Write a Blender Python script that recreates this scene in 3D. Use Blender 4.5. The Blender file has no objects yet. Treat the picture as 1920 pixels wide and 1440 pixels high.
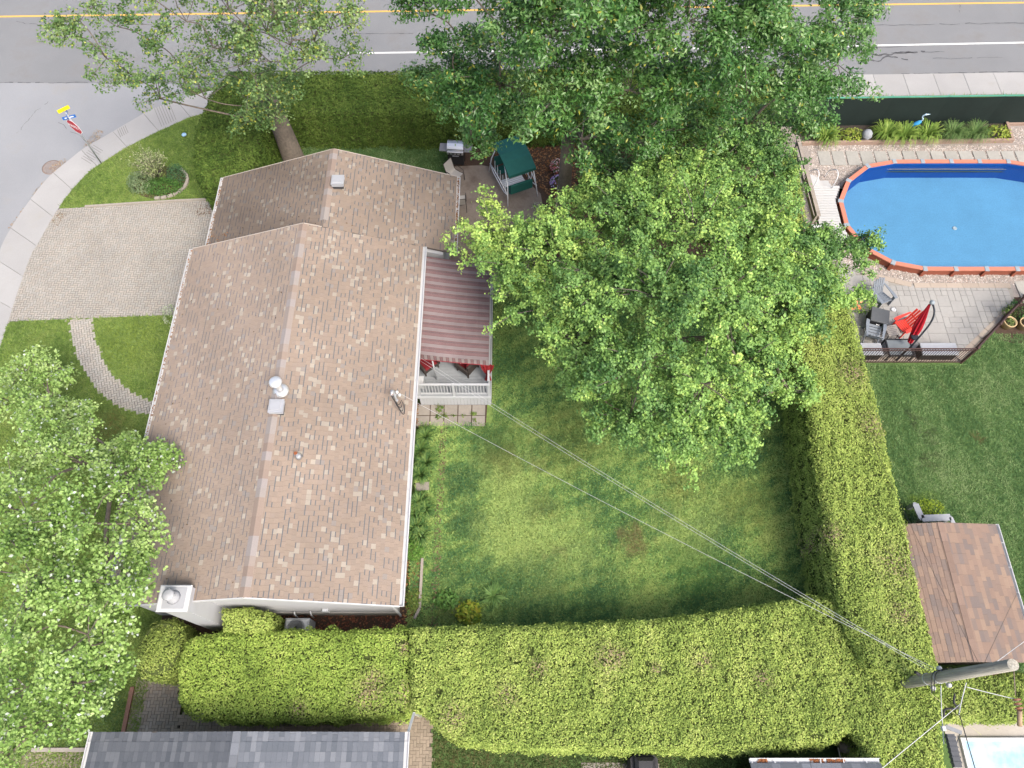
import bpy, bmesh, math, random
import numpy as np
from mathutils import Vector, Matrix

SC = bpy.context.scene
COL = SC.collection
random.seed(7)
RNG = np.random.default_rng(11)
R = math.radians

# ------------------------------------------------------------------ camera, sky, sun, exposure
CAM_H, CAM_F, CAM_T = 26.0, 1370.0, R(26.4)          # height (m), focal length in 1920-px units, tilt away from straight down
cam = bpy.data.objects.new('camera', bpy.data.cameras.new('camera'))
COL.objects.link(cam)
cam.location = (0, 0, CAM_H)
cam.rotation_euler = (CAM_T, 0, 0)
cam.data.sensor_fit = 'HORIZONTAL'
cam.data.sensor_width = 36.0
cam.data.lens = 36.0 * CAM_F / 1920.0
cam.data.clip_start = 0.5
cam.data.clip_end = 1500.0
SC.camera = cam

SUN_AZ = (0.62, -0.78)       # horizontal direction towards the sun
SUN_EL = R(52)
world = bpy.data.worlds.new('World')
SC.world = world
world.use_nodes = True
wn = world.node_tree
sky = wn.nodes.new('ShaderNodeTexSky')
sky.sky_type = 'NISHITA'
sky.sun_disc = False
sky.sun_elevation = SUN_EL
sky.sun_rotation = math.atan2(SUN_AZ[0], SUN_AZ[1])
sky.air_density = 1.0
sky.dust_density = 6.0
sky.ozone_density = 1.0
bg = wn.nodes['Background']
bg.inputs['Strength'].default_value = 0.148
wn.links.new(sky.outputs['Color'], bg.inputs['Color'])
sun = bpy.data.objects.new('sun', bpy.data.lights.new('sun', 'SUN'))
COL.objects.link(sun)
sun.data.energy = 1.5
sun.data.angle = R(24)
sun.data.color = (1.0, 0.965, 0.92)
_d = Vector((SUN_AZ[0] * math.cos(SUN_EL), SUN_AZ[1] * math.cos(SUN_EL), math.sin(SUN_EL)))
sun.rotation_euler = _d.to_track_quat('Z', 'Y').to_euler()
sun.location = (0, 0, 40)
SC.view_settings.view_transform = 'Standard'
SC.view_settings.look = 'None'
SC.view_settings.gamma = 1.0
SC.view_settings.exposure = 0.97
SC.view_settings.use_curve_mapping = False
try:
    SC.cycles.max_bounces = 6
    SC.cycles.diffuse_bounces = 3
    SC.cycles.transparent_max_bounces = 8
    SC.cycles.caustics_reflective = False
    SC.cycles.caustics_refractive = False
except Exception:
    pass

_c, _s = math.cos(CAM_T), math.sin(CAM_T)
def at(px, py, z=0.0):
    """surveyed point: where a sight line from the drone through photo pixel (px, py) meets height z"""
    u = (px - 960) / CAM_F; v = (720 - py) / CAM_F
    k = (CAM_H - z) / (_c - v * _s)
    return Vector((u * k, (_s + v * _c) * k, z))
def xy(px, py, z=0.0):
    p = at(px, py, z); return (p.x, p.y)
def mpp(p):
    """metres per photo pixel at a point"""
    return (p[1] * _s + (CAM_H - p[2]) * _c) / CAM_F

# ------------------------------------------------------------------ properties
def tag(o, label=None, cat=None, group=None, kind=None):
    if label: o['label'] = label
    if cat: o['category'] = cat
    if group: o['group'] = group
    if kind: o['kind'] = kind
    return o
def empty(name, loc=(0, 0, 0), rz=0.0, label=None, cat=None, group=None, kind=None):
    o = bpy.data.objects.new(name, None); COL.objects.link(o)
    o.location = loc; o.rotation_euler = (0, 0, rz); o.empty_display_size = 0.2
    return tag(o, label, cat, group, kind)
def copy_tree(o, parent=None):
    c = o.copy(); COL.objects.link(c)
    if parent is not None: c.parent = parent
    for ch in list(o.children):
        copy_tree(ch, c)
    return c

# ------------------------------------------------------------------ materials
def lin(r, g, b):
    f = lambda c: (c / 255 / 12.92) if c <= 10 else ((c / 255 + 0.055) / 1.055) ** 2.4
    return (f(r), f(g), f(b))
MATS = {}
def mat(name, rgb=(.5, .5, .5), rough=.8, src=None, amt=.12, scale=6.0, amt2=0.0, scale2=.5, bump=0.0, bscale=60.0,
        metal=0.0, spec=.3, transl=0.0, rnd=0.0, stain=None, coat=0.0, stretch=None):
    """procedural material: colour (constant, face attribute 'col') x fine and coarse noise, object-random tint, bump"""
    if name in MATS: return MATS[name]
    m = bpy.data.materials.new(name); m.use_nodes = True
    nt = m.node_tree; N = nt.nodes; L = nt.links
    bs = N['Principled BSDF']; out = N['Material Output']
    geo = N.new('ShaderNodeNewGeometry')
    if src == 'col':
        a = N.new('ShaderNodeAttribute'); a.attribute_name = 'col'; colour = a.outputs['Color']
    else:
        a = N.new('ShaderNodeRGB'); a.outputs[0].default_value = (*rgb, 1); colour = a.outputs[0]
    def mul(colour, fac_socket, amt, mid=.5):
        mr = N.new('ShaderNodeMapRange'); mr.inputs['From Min'].default_value = .25; mr.inputs['From Max'].default_value = .75
        mr.inputs['To Min'].default_value = 1 - amt; mr.inputs['To Max'].default_value = 1 + amt
        L.new(fac_socket, mr.inputs['Value'])
        vm = N.new('ShaderNodeVectorMath'); vm.operation = 'SCALE'
        L.new(colour, vm.inputs[0]); L.new(mr.outputs[0], vm.inputs['Scale'])
        return vm.outputs[0]
    def noise(sc, det=5.0):
        n = N.new('ShaderNodeTexNoise'); n.inputs['Scale'].default_value = sc; n.inputs['Detail'].default_value = det
        n.inputs['Roughness'].default_value = .65
        if stretch:
            st = N.new('ShaderNodeVectorMath'); st.operation = 'MULTIPLY'; st.inputs[1].default_value = stretch
            L.new(geo.outputs['Position'], st.inputs[0]); L.new(st.outputs[0], n.inputs['Vector'])
        else: L.new(geo.outputs['Position'], n.inputs['Vector'])
        return n.outputs['Fac']
    if amt: colour = mul(colour, noise(scale), amt)
    if amt2: colour = mul(colour, noise(scale2, 3.0), amt2)
    if rnd:
        oi = N.new('ShaderNodeObjectInfo')
        mr = N.new('ShaderNodeMapRange'); mr.inputs['To Min'].default_value = 1 - rnd; mr.inputs['To Max'].default_value = 1 + rnd
        L.new(oi.outputs['Random'], mr.inputs['Value'])
        vm = N.new('ShaderNodeVectorMath'); vm.operation = 'SCALE'
        L.new(colour, vm.inputs[0]); L.new(mr.outputs[0], vm.inputs['Scale']); colour = vm.outputs[0]
    if stain:
        srgb, ssc, lo, hi = stain
        r = N.new('ShaderNodeMapRange'); r.inputs['From Min'].default_value = lo; r.inputs['From Max'].default_value = hi
        L.new(noise(ssc, 6.0), r.inputs['Value'])
        mx = N.new('ShaderNodeMix'); mx.data_type = 'RGBA'
        L.new(r.outputs[0], mx.inputs[0]); L.new(colour, mx.inputs[6]); mx.inputs[7].default_value = (*srgb, 1)
        colour = mx.outputs[2]
    L.new(colour, bs.inputs['Base Color'])
    bs.inputs['Roughness'].default_value = rough
    bs.inputs['Metallic'].default_value = metal
    bs.inputs['Specular IOR Level'].default_value = spec
    if coat: bs.inputs['Coat Weight'].default_value = coat
    if bump:
        b = N.new('ShaderNodeBump'); b.inputs['Strength'].default_value = bump; b.inputs['Distance'].default_value = .02
        L.new(noise(bscale, 4.0), b.inputs['Height']); L.new(b.outputs[0], bs.inputs['Normal'])
    if transl:
        t = N.new('ShaderNodeBsdfTranslucent'); L.new(colour, t.inputs['Color'])
        ms = N.new('ShaderNodeMixShader'); ms.inputs[0].default_value = transl
        L.new(bs.outputs[0], ms.inputs[1]); L.new(t.outputs[0], ms.inputs[2]); L.new(ms.outputs[0], out.inputs['Surface'])
    MATS[name] = m
    return m

# ------------------------------------------------------------------ mesh builder
class MB:
    def __init__(self): self.v = []; self.f = []; self.c = []; self.sm = []
    def _add(self, vs, fs, col=None, smooth=False):
        o = len(self.v); self.v.extend([tuple(p) for p in vs])
        for f in fs: self.f.append(tuple(i + o for i in f)); self.c.append(col); self.sm.append(smooth)
    def box(self, c, s, rz=0.0, M=None, col=None, bev=0.0):
        hx, hy, hz = s[0] / 2, s[1] / 2, s[2] / 2
        if bev:
            b = min(bev, hx * .9, hy * .9, hz * .9)
            vs = [(sx * hx, sy * hy, -hz) for sx, sy in ((-1, -1), (1, -1), (1, 1), (-1, 1))]
            vs += [(sx * hx, sy * hy, hz - b) for sx, sy in ((-1, -1), (1, -1), (1, 1), (-1, 1))]
            vs += [(sx * (hx - b), sy * (hy - b), hz) for sx, sy in ((-1, -1), (1, -1), (1, 1), (-1, 1))]
            fs = [(3, 2, 1, 0), (8, 9, 10, 11)] + [(i, (i + 1) % 4, 4 + (i + 1) % 4, 4 + i) for i in range(4)] + \
                 [(4 + i, 4 + (i + 1) % 4, 8 + (i + 1) % 4, 8 + i) for i in range(4)]
        else:
            vs = [(sx * hx, sy * hy, sz * hz) for sz in (-1, 1) for sx, sy in ((-1, -1), (1, -1), (1, 1), (-1, 1))]
            fs = [(3, 2, 1, 0), (4, 5, 6, 7), (0, 1, 5, 4), (1, 2, 6, 5), (2, 3, 7, 6), (3, 0, 4, 7)]
        T = Matrix.Translation(Vector(c)) @ (M.to_4x4() if M is not None else Matrix.Rotation(rz, 4, 'Z'))
        self._add([T @ Vector(p) for p in vs], fs, col); return self
    def bar(self, a, b, w, h, col=None, up=(0, 0, 1)):
        """rectangular bar from a to b, width w (sideways) and height h"""
        a, b = Vector(a), Vector(b); d = b - a; L = d.length
        if L < 1e-6: return self
        y = d / L; upv = Vector(up)
        x = y.cross(upv)
        if x.length < 1e-4: x = y.cross(Vector((1, 0, 0)))
        x.normalize(); z = x.cross(y)
        M = Matrix((x, y, z)).transposed()
        return self.box((a + b) / 2, (w, L, h), M=M, col=col)
    def prism(self, poly, z0, z1, col=None):
        n = len(poly)
        area = sum(poly[i][0] * poly[(i + 1) % n][1] - poly[(i + 1) % n][0] * poly[i][1] for i in range(n))
        if area < 0: poly = poly[::-1]
        zz0 = z0 if callable(z0) else (lambda x, y: z0); zz1 = z1 if callable(z1) else (lambda x, y: z1)
        vs = [(p[0], p[1], zz0(p[0], p[1])) for p in poly] + [(p[0], p[1], zz1(p[0], p[1])) for p in poly]
        fs = [tuple(range(n))[::-1], tuple(range(n, 2 * n))] + [(i, (i + 1) % n, n + (i + 1) % n, n + i) for i in range(n)]
        self._add(vs, fs, col); return self
    def tube(self, pts, rad, n=8, col=None, cap=True, smooth=True):
        pts = [Vector(p) for p in pts]
        if not hasattr(rad, '__len__'): rad = [rad] * len(pts)
        vs = []; fs = []; prev = None
        for i, p in enumerate(pts):
            d = (pts[min(i + 1, len(pts) - 1)] - pts[max(i - 1, 0)]).normalized()
            x = d.cross(Vector((0, 0, 1))) if prev is None else prev - d * prev.dot(d)
            if x.length < 1e-4: x = Vector((1, 0, 0)) - d * d.x
            x.normalize(); prev = x; y = d.cross(x)
            for k in range(n):
                a = 2 * math.pi * k / n
                vs.append(p + (x * math.cos(a) + y * math.sin(a)) * rad[i])
        for i in range(len(pts) - 1):
            for k in range(n):
                fs.append((i * n + k, i * n + (k + 1) % n, (i + 1) * n + (k + 1) % n, (i + 1) * n + k))
        self._add(vs, fs, col, smooth)
        if cap:
            o = len(self.v) - len(vs); m = len(pts) - 1
            self.f.append(tuple(o + k for k in range(n))[::-1]); self.c.append(col); self.sm.append(False)
            self.f.append(tuple(o + m * n + k for k in range(n))); self.c.append(col); self.sm.append(False)
        return self
    def lathe(self, c, prof, n=16, col=None, smooth=True, M=None):
        """profile [(r,z)...] turned about a vertical axis at c"""
        c = Vector(c); vs = []; fs = []
        for r, z in prof:
            for k in range(n):
                a = 2 * math.pi * k / n; p = Vector((r * math.cos(a), r * math.sin(a), z))
                vs.append(c + (M @ p if M is not None else p))
        for i in range(len(prof) - 1):
            for k in range(n):
                fs.append((i * n + k, i * n + (k + 1) % n, (i + 1) * n + (k + 1) % n, (i + 1) * n + k))
        self._add(vs, fs, col, smooth)
        o = len(self.v) - len(vs); m = len(prof) - 1
        if prof[0][0] > 1e-4: self.f.append(tuple(o + k for k in range(n))[::-1]); self.c.append(col); self.sm.append(False)
        if prof[-1][0] > 1e-4: self.f.append(tuple(o + m * n + k for k in range(n))); self.c.append(col); self.sm.append(False)
        return self
    def quad(self, a, b, c, d, col=None): self._add([a, b, c, d], [(0, 1, 2, 3)], col); return self
    def tri(self, a, b, c, col=None): self._add([a, b, c], [(0, 1, 2)], col); return self
    def mesh(self, name, m=None):
        me = bpy.data.meshes.new(name); me.from_pydata(self.v, [], self.f)
        if any(c is not None for c in self.c):
            at_ = me.attributes.new('col', 'FLOAT_COLOR', 'FACE')
            arr = np.ones((len(self.f), 4), np.float32)
            for i, c in enumerate(self.c):
                if c is not None: arr[i, :3] = c
            at_.data.foreach_set('color', arr.ravel())
        if any(self.sm): me.polygons.foreach_set('use_smooth', self.sm)
        if m is not None: me.materials.append(m)
        me.update(); return me
    def build(self, name, m, parent=None, **kw):
        o = bpy.data.objects.new(name, self.mesh(name, m)); COL.objects.link(o)
        if parent is not None:
            o.parent = parent
            if not kw.pop('local', False): o.matrix_parent_inverse = pm(parent).inverted()
        else: kw.pop('local', False)
        return tag(o, **kw)
def pm(o):
    """world matrix without waiting for the depsgraph"""
    M = o.matrix_basis.copy()
    if o.parent is not None: M = pm(o.parent) @ o.matrix_parent_inverse @ M
    return M
def link_mesh(name, me, parent, M):
    """one more piece that shares mesh data; M is its world matrix"""
    o = bpy.data.objects.new(name, me); COL.objects.link(o)
    if parent is not None:
        o.parent = parent; o.matrix_parent_inverse = pm(parent).inverted()
    o.matrix_basis = M
    return o
UNIT = {}
def unit_box(m, bev=.04):
    """shared 1x1x1 box (origin at the bottom centre) with a chamfered top"""
    k = (m.name, bev)
    if k not in UNIT: UNIT[k] = MB().box((0, 0, .5), (1, 1, 1), bev=bev).mesh('piece', m)
    return UNIT[k]
def piece(name, m, parent, c, size, rz=0.0, bev=.04):
    M = Matrix.Translation(Vector(c)) @ Matrix.Rotation(rz, 4, 'Z') @ Matrix.Diagonal((size[0], size[1], size[2], 1))
    return link_mesh(name, unit_box(m, bev), parent, M)

def np_mesh(name, V, F, colF, m, smooth=False):
    """fast mesh: V (n,3), F (k, 3 or 4) ints, colF (k,3)"""
    me = bpy.data.meshes.new(name); k = F.shape[1]
    me.vertices.add(len(V)); me.vertices.foreach_set('co', V.astype(np.float32).ravel())
    me.loops.add(F.size); me.loops.foreach_set('vertex_index', F.astype(np.int32).ravel())
    me.polygons.add(len(F)); me.polygons.foreach_set('loop_start', np.arange(0, F.size, k, dtype=np.int32))
    me.polygons.foreach_set('loop_total', np.full(len(F), k, np.int32))
    if colF is not None:
        a = me.attributes.new('col', 'FLOAT_COLOR', 'FACE')
        arr = np.ones((len(F), 4), np.float32); arr[:, :3] = colF
        a.data.foreach_set('color', arr.ravel())
    me.materials.append(m); me.update(calc_edges=True)
    return me
def obj(name, me, parent=None, **kw):
    o = bpy.data.objects.new(name, me); COL.objects.link(o)
    if parent is not None: o.parent = parent; o.matrix_parent_inverse = pm(parent).inverted()
    return tag(o, **kw)

# ------------------------------------------------------------------ 2-D helpers
def inside(P, poly):
    poly = np.asarray(poly, float); x, y = P[:, 0], P[:, 1]; r = np.zeros(len(P), bool); j = len(poly) - 1
    for i in range(len(poly)):
        xi, yi = poly[i]; xj, yj = poly[j]
        if yi != yj:
            r ^= ((yi > y) != (yj > y)) & (x < (xj - xi) * (y - yi) / (yj - yi) + xi)
        j = i
    return r
def edge_dist(P, poly):
    poly = np.asarray(poly, float); best = np.full(len(P), 1e9); nrm = np.zeros((len(P), 2)); n = len(poly)
    area = sum(poly[i][0] * poly[(i + 1) % n][1] - poly[(i + 1) % n][0] * poly[i][1] for i in range(n))
    for i in range(n):
        a, b = poly[i], poly[(i + 1) % n]; d = b - a; L2 = (d ** 2).sum()
        if L2 < 1e-9: continue
        t = np.clip(((P - a) @ d) / L2, 0, 1); q = a + t[:, None] * d; dd = np.hypot(*(P - q).T)
        nn = np.array([d[1], -d[0]]) / math.sqrt(L2) * (1 if area > 0 else -1)
        w = dd < best; best[w] = dd[w]; nrm[w] = nn
    return best, nrm
def sample_poly(poly, n_per_m2, holes=()):
    poly = np.asarray(poly, float); lo, hi = poly.min(0), poly.max(0)
    n = int(n_per_m2 * (hi[0] - lo[0]) * (hi[1] - lo[1])); P = lo + RNG.random((n, 2)) * (hi - lo)
    k = inside(P, poly)
    for h in holes: k &= ~inside(P, h)
    return P[k]
def inset(poly, d):
    n = len(poly); out = []
    area = sum(poly[i][0] * poly[(i + 1) % n][1] - poly[(i + 1) % n][0] * poly[i][1] for i in range(n))
    sg = 1 if area > 0 else -1
    for i in range(n):
        a, b, c = Vector(poly[i - 1]), Vector(poly[i]), Vector(poly[(i + 1) % n])
        e1, e2 = (b - a).normalized(), (c - b).normalized()
        n1, n2 = Vector((-e1.y, e1.x)) * sg, Vector((-e2.y, e2.x)) * sg
        k = n1 + n2
        if k.length < .2: k = n1
        k.normalize(); out.append(tuple(b + k * (d / max(.5, k.dot(n1)))))
    return out
def waves(P, scale, seed):
    """smooth pseudo-noise in about -1..1"""
    g = np.random.default_rng(seed); r = np.zeros(len(P))
    for i in range(7):
        a = g.random() * 6.283; k = 2 * math.pi / scale * (0.6 + 1.4 * g.random()); ph = g.random() * 6.283
        r += np.sin((P[:, 0] * math.cos(a) + P[:, 1] * math.sin(a)) * k + ph)
    return r / 3.2
def smooth_path(pts, n):
    """Catmull-Rom through pts, n points"""
    P = [Vector(p) for p in pts]; P = [P[0] * 2 - P[1]] + P + [P[-1] * 2 - P[-2]]; m = len(P) - 3; out = []
    for i in range(n):
        t = i / (n - 1) * m; k = min(int(t), m - 1); u = t - k; a, b, c, d = P[k:k + 4]
        out.append(.5 * ((2 * b) + (c - a) * u + (2 * a - 5 * b + 4 * c - d) * u * u + (3 * b - a - 3 * c + d) * u ** 3))
    return out

# ------------------------------------------------------------------ foliage
def unit(a): return a / np.maximum(np.linalg.norm(a, axis=-1, keepdims=True), 1e-9)
def leaves(name, P, Nn, size, aspect, colour, m, fold=.25, parent=None, lobed=False, **kw):
    """many folded leaf blades: P centres, Nn facing, size lengths, colour (n,3)"""
    n = len(P); T = unit(np.cross(Nn, RNG.normal(size=(n, 3)))); B = np.cross(Nn, T)
    L = size[:, None]; Wd = L * aspect
    a = P - T * L * .5; b = P + T * L * .5
    l = P + B * Wd * .5 + Nn * Wd * fold; r = P - B * Wd * .5 + Nn * Wd * fold
    if lobed:                                               # two extra side lobes: a maple-like hand
        l = l + T * L * .12; r = r + T * L * .12
        l2 = P - T * L * .32 + B * Wd * .42 + Nn * Wd * fold; r2 = P - T * L * .32 - B * Wd * .42 + Nn * Wd * fold
        V = np.stack([a, r2, r, b, l, l2, P], 1).reshape(-1, 3); i = np.arange(n)[:, None] * 7
        F = np.stack([i + [[0, 2, 6]], i + [[6, 2, 3]], i + [[6, 3, 4]], i + [[0, 6, 4]], i + [[0, 1, 6]], i + [[0, 6, 5]]], 1).reshape(-1, 3)
        me = np_mesh(name, V, F, np.repeat(colour, 6, 0), m)
    else:
        V = np.stack([a, r, b, l], 1).reshape(-1, 3); i = np.arange(n)[:, None] * 4
        F = np.stack([i + [[0, 1, 2]], i + [[0, 2, 3]]], 1).reshape(-1, 3)
        me = np_mesh(name, V, F, np.repeat(colour, 2, 0), m)
    return obj(name, me, parent, **kw)
def ramp(t, cols):
    t = np.clip(t, 0, 1) * (len(cols) - 1); k = np.minimum(t.astype(int), len(cols) - 2); u = (t - k)[:, None]
    C = np.asarray(cols, float); return C[k] * (1 - u) + C[k + 1] * u
def hedge(name, poly, z1, cols, label, cat='hedge', z0=0.0, rr=.25, dens=(1250, 700), size=.068, bumpy=.07, dead=(), parent=None, group=None, seed=1):
    poly = [tuple(p) for p in poly]
    root = parent or empty(name, (*np.mean(poly, 0), z0), label=label, cat=cat, group=group)
    ins = inset(poly, .13)
    MB().prism(ins, z0 + .0, z1 - .16).build('branches', mat('hedge_core', (.072, .095, .026), .95, amt=.3, scale=9), root)
    P = sample_poly(poly, dens[0]); d, nr = edge_dist(P, poly)
    q = np.clip((rr - d) / rr, 0, 1); z = z1 - rr * (1 - np.sqrt(np.clip(1 - q ** 2, 0, 1)))
    z = z + bumpy * .6 * waves(P, 1.3, seed) + bumpy * .5 * waves(P, .5, seed + 5) + RNG.normal(size=len(P)) * .025
    N1 = unit(np.c_[nr * q[:, None] * 1.2, np.ones(len(P))])
    Pt = np.c_[P, z]
    Ps = []; Ns = []; n = len(poly)
    area = sum(poly[i][0] * poly[(i + 1) % n][1] - poly[(i + 1) % n][0] * poly[i][1] for i in range(n)); sg = 1 if area > 0 else -1
    for i in range(n):
        a, b = np.array(poly[i]), np.array(poly[(i + 1) % n]); L = np.hypot(*(b - a))
        k = int(L * (z1 - z0) * dens[1])
        if k < 1: continue
        t = RNG.random(k); zz = z0 + RNG.random(k) * (z1 - z0 - rr * .5); nn = np.array([(b - a)[1], -(b - a)[0]]) / L * sg
        Q = a + t[:, None] * (b - a)
        off = bumpy * 1.1 * waves(np.c_[Q[:, 0] + Q[:, 1], zz], 1.0, seed + 9) - .04 * ((zz - z0) / (z1 - z0)) + RNG.normal(size=k) * .03
        Ps.append(np.c_[Q + nn * off[:, None], zz]); Ns.append(np.tile([nn[0], nn[1], .45], (k, 1)))
    PP = np.concatenate([Pt] + Ps); NN = np.concatenate([N1] + Ns)
    lift = (RNG.random(len(PP)) < .035) * RNG.random(len(PP)) * .11; PP = PP + unit(NN) * lift[:, None]      # stray shoots
    lo, hi = PP.min(0), PP.max(0); ng = int(.8 * (hi[0] - lo[0]) * (hi[1] - lo[1]))                          # small gaps in the clipped surface
    keep = np.ones(len(PP), bool); G = lo[:2] + RNG.random((ng, 2)) * (hi - lo)[:2]; G = G[inside(G, poly)]
    for gx, gy in G:
        rr_ = .04 + .09 * RNG.random() ** 2; ex = .5 + RNG.random()
        w_ = (np.abs(PP[:, 0] - gx) < .3) & (np.abs(PP[:, 1] - gy) < .3); k_ = np.nonzero(w_)[0]
        dd = ((PP[k_, 0] - gx) * ex) ** 2 + ((PP[k_, 1] - gy) / ex) ** 2; k_ = k_[dd < rr_ ** 2]; keep[k_[RNG.random(len(k_)) < .85]] = False
    PP, NN = PP[keep], NN[keep]
    NN = unit(NN + RNG.normal(size=PP.shape) * .42)
    t = .5 + .16 * waves(PP[:, :2], 2.6, seed + 3) + .10 * waves(PP[:, :2], .7, seed + 4) + RNG.normal(size=len(PP)) * .2
    C = ramp(t, cols)
    for (sx, sy, sr) in dead:
        w = np.exp(-(((PP[:, 0] - sx) ** 2 + (PP[:, 1] - sy) ** 2) / sr ** 2)) * (RNG.random(len(PP)) < .4)
        C = C * (1 - w[:, None]) + np.array([.34, .26, .17]) * w[:, None]
    sz = size * (.65 + .7 * RNG.random(len(PP)))
    leaves('foliage', PP, NN, sz, .6, C, mat('cedar_foliage', src='col', rough=.75, amt=.10, scale=3, transl=.2, spec=.15), parent=root)
    return root
def grass(name, poly, cols, label, dens=900, h=(.04, .08), w=.016, z=0.0, holes=(), spots=(), lean=1.5, seed=1, clover=0.0, parent=None, nscale=1.7):
    P = sample_poly(poly, dens, holes); n = len(P)
    t = .5 + .30 * waves(P, nscale * 2.2, seed) + .24 * waves(P, nscale * .5, seed + 1) + RNG.normal(size=n) * .26
    C = ramp(t, cols)
    Q = P + .22 * np.c_[waves(P, .9, seed + 7), waves(P, .9, seed + 8)] + .08 * np.c_[waves(P, .25, seed + 9), waves(P, .25, seed + 10)]
    for (sx, sy, sr, sc, sk) in spots:
        wgt = sk * np.exp(-(((Q[:, 0] - sx) ** 2 + (Q[:, 1] - sy) ** 2) / sr ** 2) ** 2) * (.3 + 1.0 * RNG.random(n))
        wgt = np.clip(wgt, 0, 1)
        C = C * (1 - wgt[:, None]) + np.array(sc) * wgt[:, None]
    a = RNG.random(n) * 6.283; hh = h[0] + (h[1] - h[0]) * RNG.random(n); ln = lean * hh * (.5 + RNG.random(n))
    ww = w * (.7 + .6 * RNG.random(n)); b = RNG.random(n) * 6.283
    V0 = np.c_[P[:, 0] + np.cos(b) * ww, P[:, 1] + np.sin(b) * ww, np.full(n, z)]
    V1 = np.c_[P[:, 0] - np.cos(b) * ww, P[:, 1] - np.sin(b) * ww, np.full(n, z)]
    V2 = np.c_[P[:, 0] + np.cos(a) * ln, P[:, 1] + np.sin(a) * ln, z + hh]
    V = np.stack([V0, V1, V2], 1).reshape(-1, 3); F = np.arange(3 * n).reshape(-1, 3)
    me = np_mesh(name, V, F, C, mat('grass_blade', src='col', rough=.7, amt=.08, scale=2, transl=.25, spec=.2))
    return obj(name, me, parent, label=label, cat='grass', kind='stuff') if parent is None else obj(name, me, parent, kind='stuff')
from mathutils.geometry import tessellate_polygon
def sheet_with_hole(outer, hole, z):
    o = [Vector((*p, 0)) for p in outer]; h = [Vector((*p, 0)) for p in hole]; pts = o + h
    mb = MB()
    for t in tessellate_polygon([o, h]):
        a, b, c = [pts[i] for i in t]
        if (b - a).cross(c - a).z < 0: t = t[::-1]
        k = len(mb.v); mb._add([(pts[i].x, pts[i].y, z) for i in t], [(0, 1, 2)])
    return mb
# ================================================================== THE GROUND
# terrain, roads
POOL_HOLE = [(16.9, 24.05), (15.9, 23.7), (15.0, 22.9), (14.75, 21.9), (14.75, 20.4), (15.1, 19.4), (16.1, 18.65), (17.3, 18.35), (23.2, 18.35), (24.3, 18.65), (25.3, 19.4), (25.65, 20.4), (25.65, 21.9), (25.4, 22.9), (24.5, 23.7), (23.5, 24.05)]
sheet_with_hole([(-400, -400), (400, -400), (400, 400), (-400, 400)], POOL_HOLE, -.18).build('ground', mat('terrain', (.07, .10, .03), .95, amt=.3, scale=1.5, amt2=.2, scale2=.1), kind='structure')
SL = .0187                                       # the main road is turned a little against the house
def road_y(x, y0): return y0 + SL * x
M_road = mat('asphalt_main', (0.182, 0.187, 0.192), .9, amt=.10, scale=30, amt2=.10, scale2=.25, bump=.35, bscale=90, stain=((.17, .165, .16), .5, .52, .75))
M_side = mat('asphalt_pale', (0.237, 0.244, 0.254), .9, amt=.07, scale=25, amt2=.08, scale2=.22, bump=.3, bscale=90, stain=((.25, .235, .21), .35, .56, .8))
road = MB().prism([(-160, road_y(-160, 29.8)), (160, road_y(160, 29.8)), (160, road_y(160, 41)), (-160, road_y(-160, 41))], -.4, -.096).build('road', M_road, kind='structure')
MB().prism([(-160, road_y(-160, 41)), (160, road_y(160, 41)), (160, road_y(160, 42.6)), (-160, road_y(-160, 42.6))], -.4, .02).build('far_sidewalk', mat('concrete_far', (.36, .35, .33), .9), kind='structure')
side = MB().prism([(-32, -60), (-21.9, -60), (-21.9, 19), xy(360, 182, -.09), xy(330, 157, -.09), xy(0, 155, -.09), (-60, at(0, 155, -.09).y - .1), (-60, 27), (-40, 25.5), (-33, 20)], -.4, -.09).build('side_street', M_side, kind='structure')
M_yel = mat('road_paint_yellow', lin(200, 160, 85), .7, amt=.12, scale=14)
M_wht = mat('road_paint_white', (.62, .62, .60), .7, amt=.12, scale=14, stain=((.35, .35, .35), 2.2, .55, .75))
def stripe(name, pts, w, m, z, parent):
    mb = MB()
    for (a, b) in zip(pts[:-1], pts[1:]):
        a, b = Vector(a), Vector(b); d = (b - a).normalized(); n = Vector((-d.y, d.x)) * w / 2
        mb.quad((*(a - n), z), (*(b - n), z), (*(b + n), z), (*(a + n), z))
    return mb.build(name, m, parent)
stripe('centre_line', [(-60, 34.08), (-9.94, 35.10), (27.5, 35.87), (70, 36.7)], .13, M_yel, -.092, road)
stripe('edge_line', [(-8.9, 31.93), (5, 32.22), (15, 32.42), (26.5, 32.74), (70, 33.7)], .12, M_wht, -.092, road)
M_crack = mat('crack_sealer', (.075, .075, .08), .85, amt=.25, scale=8)
def crack(p0, p1, n, wob, w, parent, seed, z=-.0915):
    g = random.Random(seed); a, b = Vector(p0), Vector(p1); pts = []; off = 0
    for i in range(n + 1):
        off = off * .75 + g.uniform(-wob, wob); q = a.lerp(b, i / n); d = (b - a).normalized(); pts.append(q + Vector((-d.y, d.x)) * off)
    mb = MB()
    for i in range(n):
        if g.random() < .10: continue
        d = (pts[i + 1] - pts[i]).normalized(); k = w * g.uniform(.35, 1.1); nn = Vector((-d.y, d.x)) * k / 2; nn2 = nn * g.uniform(.6, 1.2)
        mb.quad((*(pts[i] - nn), z), (*(pts[i + 1] - nn2), z), (*(pts[i + 1] + nn2), z), (*(pts[i] + nn), z))
    mb.build('crack', M_crack, parent)
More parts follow.
